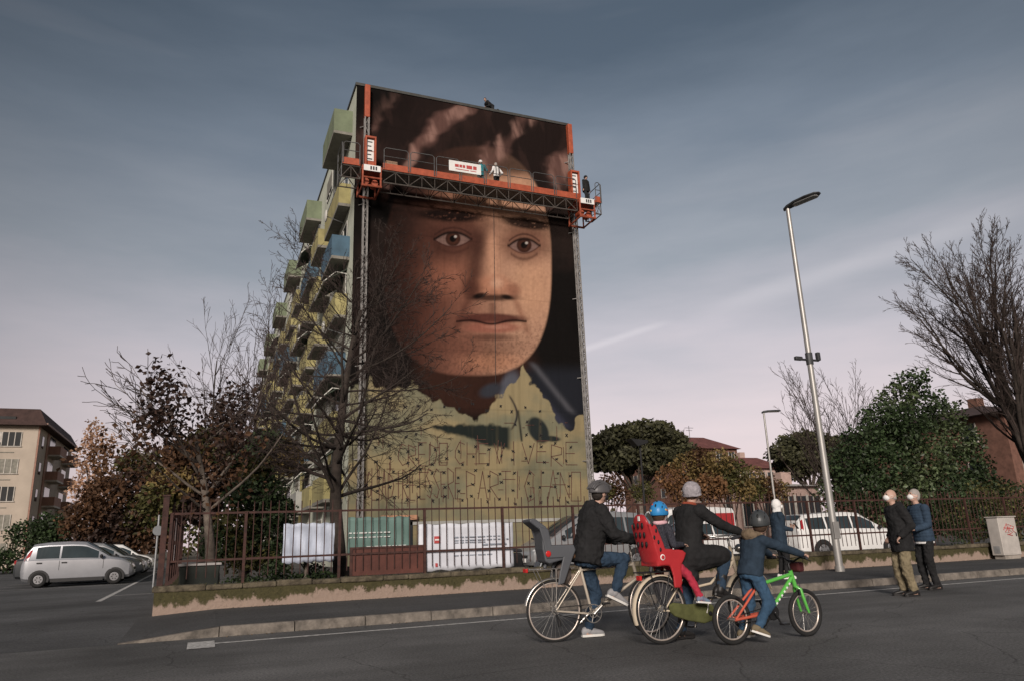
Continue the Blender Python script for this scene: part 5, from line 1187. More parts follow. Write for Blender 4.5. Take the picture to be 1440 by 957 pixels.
t, a, c, zb, zt = banner('banner', 'pale blue plastic sheet behind the railings by the yucca', 398, 470, 735, 790, 15.45, M_BANB, seed=3, wav=.03)
# brown sheet-metal panel on the railings
a, c = ony(493, 790, 15.14).x, ony(598, 790, 15.14).x
pn = thing('sheet_metal_panel', 'red brown sheet metal panel fixed to the railings above the wall', 'panel', ((a+c)/2, 15.14, .56))
M_BRN = mat('brown_metal', (.085, .028, .02), .65, var=.35, scale=3, bump=.2)
MB().bb((a, 15.125, .56), (c, 15.145, 1.08)).build('plate', M_BRN, pn)
b = MB(); b.bb((a-.02, 15.11, .555), (a+.03, 15.15, 1.10)); b.bb((c-.03, 15.11, .555), (c+.02, 15.15, 1.10)); b.bb((a+.03, 15.112, 1.06), (c-.03, 15.148, 1.10)); b.build('frame', M_RUST, pn)
# paper notices on the side railing
for i, (y, z, w_, h) in enumerate(((15.9, 1.55, .3, .42), (16.05, 1.12, .36, .30))):
    tag(MB().box((-.50, y, z), (.006, w_, h)).build('paper_notice', mat('paper', (.5, .42, .42), .8)), ('upper' if i == 0 else 'lower')+' faded paper notice tied to the side railing', 'notice')
bin_ = thing('waste_bin', 'dark green waste bin with a pale lid behind the corner railings', 'bin', (-.05, 16.1, .1))
MB().prism([(-.36, 15.85, .1), (.3, 15.85, .1), (.33, 15.82, .86), (-.39, 15.82, .86)], (0, .5, 0)).build('bin_body', mat('dark_green_plastic', (.015, .02, .016), .5), bin_, bevel=.02)
MB().bb((-.42, 15.78, .865), (.36, 16.36, .91)).build('lid', mat('pale_lid', (.36, .34, .33), .6), bin_, bevel=.012)
# utility cabinet with red scrawl
M_CAB = mat('cabinet_grey', (.42, .39, .36), .7, var=.15, scale=4)
g = onz(1394, 785, T); cx, cy = g.x+.2, 14.62
cb = thing('utility_cabinet', 'grey street utility cabinet with a red scrawl against the boundary wall', 'cabinet', (cx, cy, T))
MB().bb((cx-.36, cy-.17, T+.10), (cx+.36, cy+.17, T+1.12)).build('cabinet_body', M_CAB, cb, bevel=.015)
MB().bb((cx-.30, cy-.14, T), (cx+.34, cy+.15, T+.10)).build('plinth', mat('concrete', (.28, .25, .22), .9, bump=.3), cb)
MB().bb((cx-.39, cy-.20, T+1.12), (cx+.39, cy+.2, T+1.15)).build('roof', M_CAB, cb, bevel=.008)
MB().bb((cx-.33, cy-.176, T+.14), (cx+.33, cy-.171, T+1.08)).build('door', M_CAB, cb, bevel=.002)
MB().bb((cx+.26, cy-.19, T+.6), (cx+.29, cy-.177, T+.7)).build('handle', M_DKM, cb)
MB().bb((cx-.364, cy-.08, T+.15), (cx-.361, cy+.1, T+.35)).build('vent_plate', mat('cab_vent', (.26, .26, .26), .7), cb)
rn = random.Random(8); b = MB(); pts = []
for seg in ([(-.2, .78), (-.05, .95), (.0, .7), (-.15, .72), (.02, .86)], [(.0, .92), (.12, .90), (.02, .78), (.14, .70), (.0, .66)], [(.14, .88), (.24, .86), (.16, .76), (.25, .70)], [(-.18, .84), (.2, .80)], [(-.08, .66), (.12, .62)]):
    b.tube([(cx+x, cy-.180, T+z) for x, z in seg], .011, 5)
b.build('red_scrawl', M_REDT, cb)
# ------------------------------------------------------------------ street lamps
M_POLE = mat('lamp_pole', (.36, .35, .335), .45, metal=.5, var=.15, scale=1.5); M_LHEAD = mat('lamp_head', (.05, .052, .055), .5, metal=.3)
def lamp(label, x, y, z0, h, r0, r1, hd, hl, cam_z=None):
    t = thing('street_lamp', label, 'street lamp', (x, y, z0), 0, 'street lamps')
    MB().tube([(x, y, z0-.02), (x, y, z0+h*.5), (x, y, z0+h)], [r0, (r0+r1)/2, r1], 14).build('pole', M_POLE, t, smooth=True, auto=40)
    b = MB(); b.tube([(x, y, z0), (x, y, z0+.12)], r0*1.25, 14); b.build('base_collar', M_POLE, t, smooth=True, auto=40)
    MB().bb((x-r0*1.0, y-r0*1.02-.005, z0+.75), (x+r0*1.0, y-r0*.8, z0+1.15)).build('access_door', M_POLE, t, bevel=.008)
    d = V(hd).normalized(); p = V((x, y, z0+h)); sd = d.cross(UPV).normalized()
    b = MB(); b.loft([(p+d*k*hl+UPV*zz, sd*w_*hl, UPV*hh*hl) for k, zz, w_, hh in ((-.12, -.03, .04, .05), (0, 0, .10, .07), (.25, .03, .17, .06), (.6, .04, .20, .05), (.9, .04, .17, .04), (1.0, .04, .08, .02))], 14); hd_ = b.build('lamp_head', M_LHEAD, t, smooth=True)
    b = MB(); b.loft([(p+d*k*hl+UPV*(zz-.065*hl), sd*w_*hl, UPV*.012*hl) for k, zz, w_ in ((.2, .03, .11), (.3, .04, .14), (.85, .04, .14), (.93, .04, .08))], 12); b.build('lens', mat('lamp_lens', (.35, .35, .34), .2), hd_, smooth=True)
    if cam_z:
        b = MB(); b.tube([(x-.35, y, cam_z), (x+.3, y, cam_z)], .03, 6); b.tube([(x, y, cam_z-.12), (x, y, cam_z+.18)], r0*1.02, 12); b.build('bracket', M_LHEAD, t)
        MB().box((x-.36, y, cam_z+.02), (.22, .1, .1)).build('camera_box', M_LHEAD, t, bevel=.02); MB().box((x+.28, y-.02, cam_z+.1), (.1, .1, .22)).build('camera_box', M_LHEAD, t, bevel=.02)
lamp('tall grey street lamp with a flat head and camera bracket on the pavement', 14.09, 14.06, T, 9.42, .09, .055, (.35, -1, .04), .92, 5.3)
lamp('slim pale street lamp standing beyond the parked cars', 22.05, 25, .1, 5.95, .055, .04, (1, -.35, 0), .75)
p3 = ony(901, 640, 30)
l3_ = thing('flood_lamp', 'dark square floodlight on a pole in front of the umbrella pine', 'street lamp', (p3.x, 30, .1), 0, 'street lamps')
M_LHD2 = mat('lamp_black', (.012, .012, .013), .7)
MB().tube([(p3.x, 30, .08), (p3.x, 30, 5.4)], [.06, .045], 10).build('pole', M_LHD2, l3_, smooth=True, auto=40)
MB().prism([(p3.x-.62, 29.75, 5.5), (p3.x+.36, 29.75, 5.42), (p3.x+.3, 29.75, 5.28), (p3.x-.25, 29.75, 5.12)], (0, .5, 0)).build('lamp_head', M_LHD2, l3_, bevel=.03)
# ------------------------------------------------------------------ vehicles
M_SILV = mat('paint_silver', (.42, .43, .46), .3, metal=.55, var=.06, coat=.6); M_WHT = mat('paint_white', (.70, .70, .69), .3, var=.05, coat=.6); M_GRPH = mat('paint_graphite', (.06, .065, .07), .3, metal=.4, var=.1, coat=.6); M_BLUEP = mat('paint_blue', (.04, .14, .30), .3, coat=.5, var=.1); M_DRED = mat('paint_red', (.36, .035, .04), .35, coat=.5, var=.1); M_LGREY = mat('paint_light_grey', (.33, .34, .35), .3, metal=.4, coat=.6, var=.08)
M_CGL = mat('car_glass', (.03, .042, .048), .1, var=.2, scale=2, spec=.45); M_BLKP = mat('black_plastic', (.018, .018, .019), .6); M_TAILR = mat('tail_red', (.30, .015, .02), .2, coat=.5); M_HEADL = mat('head_lamp', (.50, .51, .52), .1, var=.3, scale=20, coat=.8); M_HUBC = mat('hub_cap', (.25, .25, .26), .4, metal=.6)
PROF = {
 'hatch': dict(L=3.5, W=1.5, wr=.27, ax=(-1.17, 1.17), st=[(-1.75, .34, .78, .80, .66, .60), (-1.70, .25, .90, .94, .71, .62), (-1.62, .22, .93, 1.20, .74, .60), (-1.44, .20, .94, 1.47, .75, .58), (-1.0, .20, .94, 1.52, .75, .585), (-.3, .20, .93, 1.53, .75, .585), (.15, .20, .925, 1.50, .75, .575), (.55, .20, .92, 1.27, .75, .60), (.98, .20, .91, .965, .745, .64), (1.35, .21, .85, .89, .73, .62), (1.62, .24, .72, .76, .68, .56), (1.72, .30, .60, .63, .60, .50), (1.75, .36, .52, .54, .52, .44)], wins=[(-1.32, -.62), (-.56, .60)], ws=(.93, .18), rw=(-1.60, -1.42)),
 'sedan': dict(L=4.4, W=1.72, wr=.30, ax=(-1.32, 1.30), st=[(-2.2, .36, .72, .74, .72, .62), (-2.12, .26, .92, .96, .80, .70), (-1.7, .22, .95, 1.02, .84, .70), (-1.35, .20, .95, 1.18, .86, .66), (-.85, .19, .94, 1.42, .86, .64), (-.2, .19, .93, 1.46, .86, .64), (.25, .19, .92, 1.42, .86, .63), (.75, .19, .91, 1.14, .86, .68), (1.08, .19, .90, .95, .85, .72), (1.6, .21, .83, .88, .83, .70), (2.0, .24, .72, .76, .78, .64), (2.15, .30, .60, .63, .70, .58), (2.2, .36, .50, .52, .62, .50)], wins=[(-1.15, -.25), (-.18, .72)], ws=(1.02, .30), rw=(-1.62, -.90)),
 'estate': dict(L=4.5, W=1.76, wr=.31, ax=(-1.38, 1.35), st=[(-2.25, .36, .80, .84, .74, .62), (-2.2, .26, .95, 1.0, .82, .68), (-2.1, .22, .97, 1.30, .86, .66), (-1.85, .20, .98, 1.50, .87, .66), (-.9, .19, .97, 1.55, .88, .66), (-.1, .19, .96, 1.56, .88, .66), (.35, .19, .95, 1.52, .88, .65), (.8, .19, .94, 1.25, .88, .68), (1.2, .19, .92, .98, .87, .74), (1.65, .21, .86, .91, .85, .72), (2.05, .24, .74, .78, .80, .66), (2.2, .30, .62, .65, .72, .58), (2.25, .36, .50, .53, .62, .50)], wins=[(-1.85, -1.15), (-1.08, -.12), (-.05, .78)], ws=(1.12, .40), rw=(-2.08, -1.88)),
 'mpv': dict(L=4.3, W=1.78, wr=.31, ax=(-1.3, 1.32), st=[(-2.15, .36, .85, .9, .74, .62), (-2.1, .26, 1.0, 1.05, .84, .68), (-2.02, .22, 1.03, 1.45, .88, .68), (-1.8, .20, 1.04, 1.70, .89, .68), (-.9, .19, 1.03, 1.77, .89, .68), (-.1, .19, 1.02, 1.77, .89, .68), (.4, .19, 1.0, 1.70, .89, .67), (1.0, .19, .98, 1.35, .88, .70), (1.5, .20, .95, 1.03, .86, .74), (1.85, .23, .82, .88, .82, .68), (2.08, .28, .66, .70, .74, .60), (2.15, .36, .52, .55, .64, .50)], wins=[(-1.8, -1.05), (-.98, -.02), (.05, 1.05)], ws=(1.42, .48), rw=(-2.0, -1.83)),
 'van': dict(L=4.9, W=1.9, wr=.32, ax=(-1.55, 1.6), st=[(-2.45, .36, 1.1, 1.9, .86, .78), (-2.4, .26, 1.1, 2.0, .92, .82), (-1.5, .22, 1.1, 2.06, .93, .83), (.5, .22, 1.1, 2.06, .93, .83), (.95, .22, 1.1, 1.98, .93, .80), (1.35, .22, 1.08, 1.55, .92, .78), (1.7, .22, 1.05, 1.15, .90, .78), (2.1, .24, .92, .98, .87, .74), (2.38, .30, .74, .78, .80, .68), (2.45, .38, .56, .58, .70, .60)], wins=[(.35, 1.32)], ws=(1.66, 1.02), rw=None)}
def car(name, label, kind, paint, loc, rz, cat='car', group=None, panel=None):
    d = PROF[kind]; t = thing(name, label, cat, (0, 0, 0), 0, group); st = d['st']
    xs = [s_[0] for s_ in st]
    ip = lambda x, k: float(np.interp(x, xs, [s_[k] for s_ in st]))
    def half(x):
        zb, ze, zt, w_, wt = (ip(x, k) for k in range(1, 6)); h = max(zt-ze, .01)
        return [(0, zb), (.80*w_, zb), (.955*w_, zb+.09), (w_, zb+.5*(ze-zb)), (.985*w_, ze-.03), (.955*w_, ze), (wt+(w_-wt)*.12, ze+h*.82), (wt*.90, zt-h*.03), (wt*.45, zt+.008), (0, zt+.014)]
    b = MB(); vs = []; fs = []
    XS = sorted(set(xs+[x+dx for a in d['ax'] for x in (a,) for dx in (-.35, 0, .35)]))
    for x in XS:
        hp_ = half(x); ring = [(x, -y, z) for y, z in hp_]+[(x, y, z) for y, z in hp_[-2:0:-1]]; vs += ring
    n_ = 18
    for i in range(len(XS)-1):
        for k in range(n_): fs.append((i*n_+k, i*n_+n_+k, i*n_+n_+(k+1) % n_, i*n_+(k+1) % n_))
    fs += [tuple(range(n_)), tuple(reversed(range((len(XS)-1)*n_, len(XS)*n_)))]
    b.add(vs, fs); body = b.build('body', paint, t, smooth=True, auto=28)
    lo = MB(); 
    for sg in (-1, 1): lo.prism([(d['ax'][0]+.36, sg*(ip(0, 4)+.004), .17), (d['ax'][1]-.36, sg*(ip(0, 4)+.004), .17), (d['ax'][1]-.36, sg*(ip(0, 4)+.004), .27), (d['ax'][0]+.36, sg*(ip(0, 4)+.004), .27)], (0, -sg*.05, 0))
    lo.build('sill', M_BLKP, t)
    for sg in (-1, 1):
        for (x0, x1) in d['wins']:
            vs = []; fs = []; m_ = 6
            for i in range(m_+1):
                x = x0+(x1-x0)*i/m_; hp_ = half(x); (ya, za), (yb, zb) = hp_[5], hp_[6]
                for tt_ in (.06, .92): vs.append((x, sg*(ya+(yb-ya)*tt_+.006), za+(zb-za)*tt_))
            for i in range(m_): fs.append((2*i, 2*i+2, 2*i+3, 2*i+1) if sg < 0 else (2*i+1, 2*i+3, 2*i+2, 2*i))
            b = MB(); b.add(vs, fs); b.build('side_window', M_CGL, t)
    def screen(x0, x1, nm):
        vs = []; fs = []; m_ = 5
        for i in range(m_+1):
            x = x0+(x1-x0)*i/m_; hp_ = half(x); sgx = 1 if x0 > x1 else -1
            prof = [(-hp_[6][0]*.93, hp_[6][1]), (-hp_[7][0]*.92, hp_[7][1]), (-hp_[8][0], hp_[8][1]), (0, hp_[9][1]), (hp_[8][0], hp_[8][1]), (hp_[7][0]*.92, hp_[7][1]), (hp_[6][0]*.93, hp_[6][1])]
            vs += [(x+.012*sgx, y, z+.012) for y, z in prof]
        for i in range(m_):
            for k in range(6): fs.append((i*7+k, i*7+k+1, i*7+8+k, i*7+7+k))
        b = MB(); b.add(vs, fs); b.build(nm, M_CGL, t, smooth=True)
    screen(*d['ws'], 'windscreen')
    if d['rw']: screen(*d['rw'], 'rear_window')
    for a in d['ax']:
        for sg in (-1, 1):
            y = sg*(ip(a, 4)+.004); r = d['wr']
            ar = MB(); ar.prism([(a+(r+.05)*math.cos(q), y, max(.17, r+(r+.05)*math.sin(q))) for q in [math.pi*k/10-.3 for k in range(11)]+[math.pi+.3]], (0, -sg*.1, 0)); ar.build('wheel_arch', M_BLKP, t)
            w_ = MB(); w_.ring((a, y-sg*.06, r), (0, 1, 0), r-.07, .07, 24, 8, 1.3); wh = w_.build('wheel', M_TYRE, t, smooth=True)
            h_ = MB(); h_.disc((a, y-sg*.03, r), (0, 1, 0), r-.12, .11, 20); hb = h_.build('hub_cap', M_HUBC, wh, bevel=.01)
            for k in range(6):
                q = k*math.pi/3; MB().box((a+math.cos(q)*(r-.19), y+sg*.026, r+math.sin(q)*(r-.19)), (.05, .012, .03), Matrix.Rotation(-q, 3, 'Y')).build('hub_slot', M_BLKP, wh)
    xf, xr = xs[-1], xs[0]
    for sg in (-1, 1):
        xx = xf-.16; MB().ell((xx-.03, sg*(ip(xx, 4)-.14), ip(xx, 3)-.10), (.13, .14, .075), None, 12, 8).build('headlight', M_HEADL, t, smooth=True)
        if kind in ('hatch', 'estate', 'mpv'):
            pts = [(xr+.06, .86, .0), (xr+.13, 1.05, .0), (xr+.22, 1.24 if kind == 'hatch' else 1.3, .0), (xr+.30, 1.30 if kind == 'hatch' else 1.34, 0), (xr+.24, 1.05, .0), (xr+.16, .82, .0)]
            tb = MB(); vs = [(x, sg*(np.interp(z, (.5, ip(x, 2), ip(x, 3)), (ip(x, 4), ip(x, 4)*.97, ip(x, 5)))+.008), z) for x, z, _ in pts]; tb.prism(vs, (.02, -sg*.05, 0)); tb.build('tail_light', M_TAILR, t)
        else: MB().box((xr+.06, sg*(ip(xr+.1, 4)-.16), .86), (.1, .26, .14)).build('tail_light', M_TAILR, t, bevel=.02)
        xm = d['ws'][0]-.22; MB().ell((xm, sg*(ip(xm, 4)+.08), ip(xm, 2)+.07), (.06, .10, .07), None, 10, 7).build('wing_mirror', M_BLKP, t, smooth=True)
        for (x0, x1) in d['wins'][-2:]: MB().box((x0+.12, sg*(ip(x0, 4)+.005), ip(x0, 2)-.12), (.17, .03, .045)).build('door_handle', M_BLKP, t, bevel=.01)
        x0 = d['wins'][-1][0]-.03; b = MB()
        for xx in (x0, d['wins'][-1][1]+.18): b.prism([(xx-.006, sg*(ip(xx, 4)*.93+.0), .32), (xx+.006, sg*(ip(xx, 4)*.93), .32), (xx+.006, sg*(ip(xx, 4)+.003), .6), (xx+.006, sg*(ip(xx, 4)*.99), ip(xx, 2)-.05), (xx-.006, sg*(ip(xx, 4)*.99), ip(xx, 2)-.05), (xx-.006, sg*(ip(xx, 4)+.003), .6)], (0, sg*.004, 0))
        b.build('door_seam', M_BLKP, t)
    MB().bb((xf-.05, -.26, .36), (xf+.015, .26, .47)).build('number_plate', M_SIGN, t); MB().bb((xr-.015, -.26, .5), (xr+.06, .26, .61)).build('number_plate', M_SIGN, t)
    MB().bb((xf-.06, -.42, .48), (xf+.012, .42, .56)).build('grille', M_BLKP, t, bevel=.01)
    if panel:
        for sg in (-1, 1): MB().bb((-2.3, sg*(ip(0, 4)*.955), 1.22), (.25, sg*(ip(0, 4)*.985), 1.78)).build('side_panel', panel, t)
    t.location = loc; t.rotation_euler = (0, 0, rz); t.matrix_basis = Matrix.Translation(V(loc)) @ Matrix.Rotation(rz, 4, 'Z')
    return t
G = 'cars in the side car park'
car('hatchback_car', 'small silver three-door hatchback with red tall tail lights at the end of the row', 'hatch', M_SILV, (-4.05, 31.75, .09), 0, group=G)
car('parked_car', 'dark graphite saloon parked directly beside the small silver hatchback', 'sedan', M_GRPH, (-4.35, 34.55, .09), R(1), group=G)
car('parked_car', 'light grey hatchback parked second from the silver hatchback', 'hatch', M_LGREY, (-4.1, 37.4, .09), R(-1), group=G)
car('parked_car', 'silver saloon parked third from the small silver hatchback', 'sedan', M_SILV, (-4.5, 40.1, .09), 0, group=G)
car('parked_car', 'graphite estate parked fourth from the small silver hatchback', 'estate', M_GRPH, (-4.6, 42.9, .09), R(1), group=G)
car('parked_car', 'white hatchback at the far end of the car park row', 'hatch', M_WHT, (-4.1, 45.7, .09), 0, group=G)
G = 'cars behind the railings'
car('people_carrier', 'silver people carrier parked behind the railings beside the mural wall', 'mpv', M_LGREY, (11.05, 21.2, .1), R(180), group=G)
car('estate_car', 'white estate car parked nose-out behind the railings near the street lamp', 'estate', M_WHT, (20.9, 20.6, .1), R(-8), group=G)
car('parked_car', 'white saloon parked behind the railings between the van and the estate car', 'sedan', M_WHT, (16.4, 22.4, .1), R(4), group=G)
car('delivery_van', 'white van with red side panel parked behind the white saloon', 'van', M_WHT, (18.2, 26.6, .1), R(185), 'van', panel=M_DRED)
car('parked_car', 'blue people carrier parked beyond the silver people carrier', 'mpv', M_BLUEP, (14.2, 26.0, .1), R(180), group=G)
car('parked_car', 'graphite hatchback parked under the evergreen tree behind the cabinet', 'hatch', M_LGREY, (29.5, 18.9, .1), R(170), group=G)
# scooter
sx, sy = ony(735, 790, 17.2).x, 17.2
sc = thing('motor_scooter', 'black motor scooter parked behind the railings beside the white banner', 'scooter', (sx, sy, .1), R(0))
def q_(x, z, y=0): return V((sx+x, sy+y, .1+z))
for x in (-.55, .62):
    wv = MB(); wv.ring(q_(x, .24), (0, 1, 0), .18, .06, 24, 8); wh = wv.build('wheel', M_TYRE, sc, smooth=True); MB().disc(q_(x, .24), (0, 1, 0), .13, .06).build('rim', M_HUBC, wh)
MB().prism([q_(x, z, -.14) for x, z in ((-.85, .55), (-.75, .74), (-.05, .72), (-.02, .45), (.1, .3), (-.3, .26), (-.55, .42))], (0, .28, 0)).build('rear_body', M_BLKP, sc, bevel=.05)
MB().prism([q_(x, z, -.17) for x, z in ((.02, .34), (.08, .28), (.36, .30), (.40, .36))], (0, .34, 0)).build('footboard', M_BLKP, sc, bevel=.02)
MB().prism([q_(x, z, -.18) for x, z in ((.34, .34), (.42, .34), (.58, .62), (.50, .98), (.42, .98), (.47, .62))], (0, .36, 0)).build('leg_shield', M_GRPH, sc, bevel=.04)
MB().prism([q_(x, z, -.13) for x, z in ((-.8, .75), (-.72, .84), (-.4, .86), (-.05, .80), (-.04, .73))], (0, .26, 0)).build('seat', M_BLKT, sc, bevel=.03)
b = MB(); b.tube([q_(.62, .24, -.09), q_(.58, .5, -.05), q_(.48, .95)], .025, 8); b.tube([q_(.62, .24, .09), q_(.58, .5, .05), q_(.48, .95)], .025, 8); b.build('fork', M_DKM, sc)
b = MB(); b.tube([q_(.40, 1.04, -.33), q_(.46, 1.0, -.1), q_(.46, 1.0, .1), q_(.40, 1.04, .33)], .018, 8); b.build('handlebar', M_DKM, sc)
for sg in (-1, 1): mr_ = MB().tube([q_(.44, 1.02, .2*sg), q_(.44, 1.22, .27*sg)], .008, 6).build('mirror_stalk', M_DKM, sc); MB().ell(q_(.44, 1.27, .28*sg), (.025, .075, .055)).build('mirror', M_BLKP, mr_, smooth=True)
MB().ell(q_(-.78, 1.02), (.2, .2, .16)).build('top_box', M_BLKP, sc, smooth=True); MB().bb(q_(-.85, .78, -.08), q_(-.65, .88, .08)).build('rack', M_DKM, sc)
# round mirror on a post at the car park
M_TRIMG = mat('mirror_face', (.2, .21, .22), .25, var=.2)
rm = thing('traffic_mirror', 'small round traffic mirror on a post beside the car park', 'mirror', (-1.25, 24.5, .09))
MB().tube([(-1.25, 24.5, .08), (-1.25, 24.5, 2.2)], .03, 8).build('post', M_GALV, rm)
MB().disc((-1.25, 24.44, 1.75), (.1, -1, 0), .14, .04).build('mirror_disc', M_TRIMG, rm, smooth=True, auto=40)
# ------------------------------------------------------------------ trees
M_BARK = mat('bark_dark', (.035, .027, .022), .95, var=.4, scale=8, bump=.7, bscale=30); M_BARKG = mat('bark_grey', (.14, .115, .095), .95, var=.4, scale=8, bump=.7, bscale=30); M_TWIG = mat('twig', (.040, .028, .024), .95, var=.2)
M_LGREEN = mat('leaf_dark_green', (.030, .050, .018), .6, island=.6, var=.35, scale=.8, transl=.2); M_LOLIVE = mat('leaf_olive', (.075, .072, .022), .65, island=.5, var=.35, scale=.7, transl=.25)
M_LBROWN = mat('leaf_brown', (.085, .042, .02), .7, island=.5, var=.35, scale=.8, transl=.3); M_LORANGE = mat('leaf_orange', (.19, .10, .045), .7, island=.45, var=.35, scale=.9, transl=.35); M_LPINE = mat('pine_needles', (.042, .042, .018), .7, island=.5, var=.4, scale=.5); M_LDARK = mat('leaf_maroon', (.040, .022, .016), .6, island=.5, var=.3, transl=.2)
M_LYEL = mat('leaf_yellow', (.19, .135, .05), .7, island=.45, var=.3, transl=.3); M_LPINK = mat('leaf_pale_orange', (.52, .33, .22), .7, island=.4, var=.3, transl=.4)
def grow(segs, p, d, ln, r, lvl, rn, par, tips):
    """segs: list of (level, pts, radii)"""
    n_ = max(3, int(ln/par['step'][min(lvl, len(par['step'])-1)])); pts = [p.copy()]; rs = [r]; st_ = ln/n_
    end_r = r*par['taper']
    trop = par['trop'][min(lvl, len(par['trop'])-1)]; wob = par['wob'][min(lvl, len(par['wob'])-1)]
    kids_ = []
    for i in range(n_):
        f = (i+1)/n_
        d = (d+V((rn.gauss(0, wob), rn.gauss(0, wob), rn.gauss(0, wob)+trop*(1 if callable is None else 1)))).normalized()
        if lvl >= 1 and par.get('sag'): d = (d+V((0, 0, par['sag'](f)))).normalized()
        p = p+d*st_; pts.append(p.copy()); rs.append(r+(end_r-r)*f)
        if lvl < par['levels'] and f > par['start'][min(lvl, len(par['start'])-1)]: kids_.append((p.copy(), d.copy(), rs[-1], f))
    segs.append((lvl, pts, rs))
    if lvl >= par['levels']: tips.append(pts[-1]); return
    nb = par['n'][lvl]
    for k in range(nb):
        if not kids_: break
        q, dd, rr, f = kids_[min(len(kids_)-1, int(len(kids_)*(k+rn.random())/nb))]
        ax = dd.orthogonal().normalized(); ax = Quaternion(dd, rn.uniform(0, 6.283)+k*2.4) @ ax
        an_ = R(rn.uniform(*par['ang'][min(lvl, len(par['ang'])-1)]))
        nd = (dd*math.cos(an_)+ax*math.sin(an_)).normalized()
        l2 = ln*rn.uniform(*par['len'][min(lvl, len(par['len'])-1)])*(1-.45*f if lvl else 1-.35*f)
        grow(segs, q, nd, l2, max(rr*rn.uniform(*par.get('rr', (.45, .62))), par['rmin']), lvl+1, rn, par, tips)
    tips.append(pts[-1])
def make_tree(name, label, base, h, r, par, seed, bark=None, cat='tree', group=None, leaves=None, lean=(0, 0, 1), trunk_levels=1):
    rn = random.Random(seed); segs = []; tips = []
    t = thing(name, label, cat, base, 0, group)
    grow(segs, V(base)-V((0, 0, .1)), V(lean).normalized(), h, r, 0, rn, par, tips)
    b = MB(); c = MB()
    for lvl, pts, rs in segs:
        if lvl <= trunk_levels: b.tube(pts, rs, 9 if lvl == 0 else 6)
        else: c.tube(pts, [max(x, par['rmin']) for x in rs], 4 if lvl == 2 else 3, cap=False)
    rs0 = segs[0][2]
    b.tube([V(base)-V((0, 0, .1)), V(base)+V((0, 0, .25)), V(base)+V((0, 0, .6))], [r*1.55, r*1.15, r*1.0], 10)
    b.build('trunk', bark or M_BARK, t, smooth=True)
    if c.v: o = c.build('crown', M_TWIG, t)
    if leaves:
        for nm, m, cnt, sz, spread, sel in leaves:
            lm = MB(); tp = [q for q in tips if sel(q)] or tips
            for k in range(cnt):
                q = rn.choice(tp)+V((rn.gauss(0, spread), rn.gauss(0, spread), rn.gauss(0, spread))); leaf(lm, q, sz*rn.uniform(.6, 1.3), rn)
            lm.build(nm, m, t)
    return t, tips
def leaf(mb, p, s, rn):
    d = V((rn.gauss(0, 1), rn.gauss(0, 1), rn.gauss(-.3, .8))).normalized(); e = d.cross(V((rn.gauss(0, 1), rn.gauss(0, 1), rn.gauss(0, 1)))).normalized()*s*.34; u = d.cross(e).normalized()*s*.08
    o = len(mb.v); mb.v += [tuple(p), tuple(p+d*s*.5-e+u), tuple(p+d*s), tuple(p+d*s*.5+e+u)]; mb.f += [(o, o+1, o+2), (o, o+2, o+3)]; mb.mi += [0, 0]
def clump_crown(mb, clumps, n, sz, rn, hollow=.45):
    wts = [c[1][0]*c[1][1]*c[1][2] for c in clumps]; 
    for k in range(n):
        c, r = rn.choices(clumps, wts)[0]
        d = V((rn.gauss(0, 1), rn.gauss(0, 1), rn.gauss(0, 1))).normalized()*(hollow+(1-hollow)*rn.random())
        leaf(mb, V(c)+V((d.x*r[0], d.y*r[1], d.z*r[2])), sz*rn.uniform(.55, 1.35), rn)
def bush(name, label, base, trunk_h, r, clumps, mats_, n, sz, seed, cat='tree', group=None, bark=None, limbs=6):
    rn = random.Random(seed); t = thing(name, label, cat, base, 0, group)
    b = MB(); B = V(base); top = B+V((0, 0, trunk_h))
    b.tube([B-V((0, 0, .1)), B+V((rn.gauss(0, .05), 0, trunk_h*.5)), top], [r*1.2, r, r*.8], 8)
    for k in range(limbs):
        c, rr = clumps[int(len(clumps)*k/limbs)]; c = V(c); md = top.lerp(c, .5)+V((rn.gauss(0, .1), rn.gauss(0, .1), rn.uniform(0, .2)*rr[2]))
        b.tube([top-V((0, 0, .1)), md, c], [r*.6, r*.4, r*.15], 6)
    b.build('trunk', bark or M_BARK, t, smooth=True)
    for i, m in enumerate(mats_):
        mb = MB(); cl = [c for j, c in enumerate(clumps) if j % len(mats_) == i] or clumps; clump_crown(mb, cl, n//len(mats_), sz, rn); mb.build('crown' if i == 0 else 'foliage', m, t)
    return t
def clumps_in(c, R3, n, r, rn, flat_bottom=False):
    out = []
    while len(out) < n:
        d = V((rn.uniform(-1, 1), rn.uniform(-1, 1), rn.uniform(-1, 1)))
        if d.length > 1 or d.length < .35: continue
        if flat_bottom and d.z < -.25: continue
        s_ = rn.uniform(.65, 1.25); out.append((V(c)+V((d.x*R3[0], d.y*R3[1], d.z*R3[2])), (r[0]*s_, r[1]*s_, r[2]*s_)))
    return out
# --- bare lime in front of the mural
PAR = dict(levels=4, n=[46, 10, 6, 4], start=[.28, .12, .1, .1], ang=[(35, 95), (18, 48), (20, 50), (20, 55)], len=[(.38, .62), (.34, .58), (.34, .58), (.4, .6)], step=[.35, .26, .2, .16], trop=[.02, .03, .02, .01], wob=[.03, .05, .08, .1], taper=.30, rmin=.0042, rr=(.28, .42))
PAR['sag'] = lambda f: -.075+.17*f
make_tree('bare_lime_tree', 'bare leafless lime tree with drooping twigs standing before the mural', (2.80, 16.7, .1), 6.9, .165, PAR, 12, lean=(-.01, 0, 1))
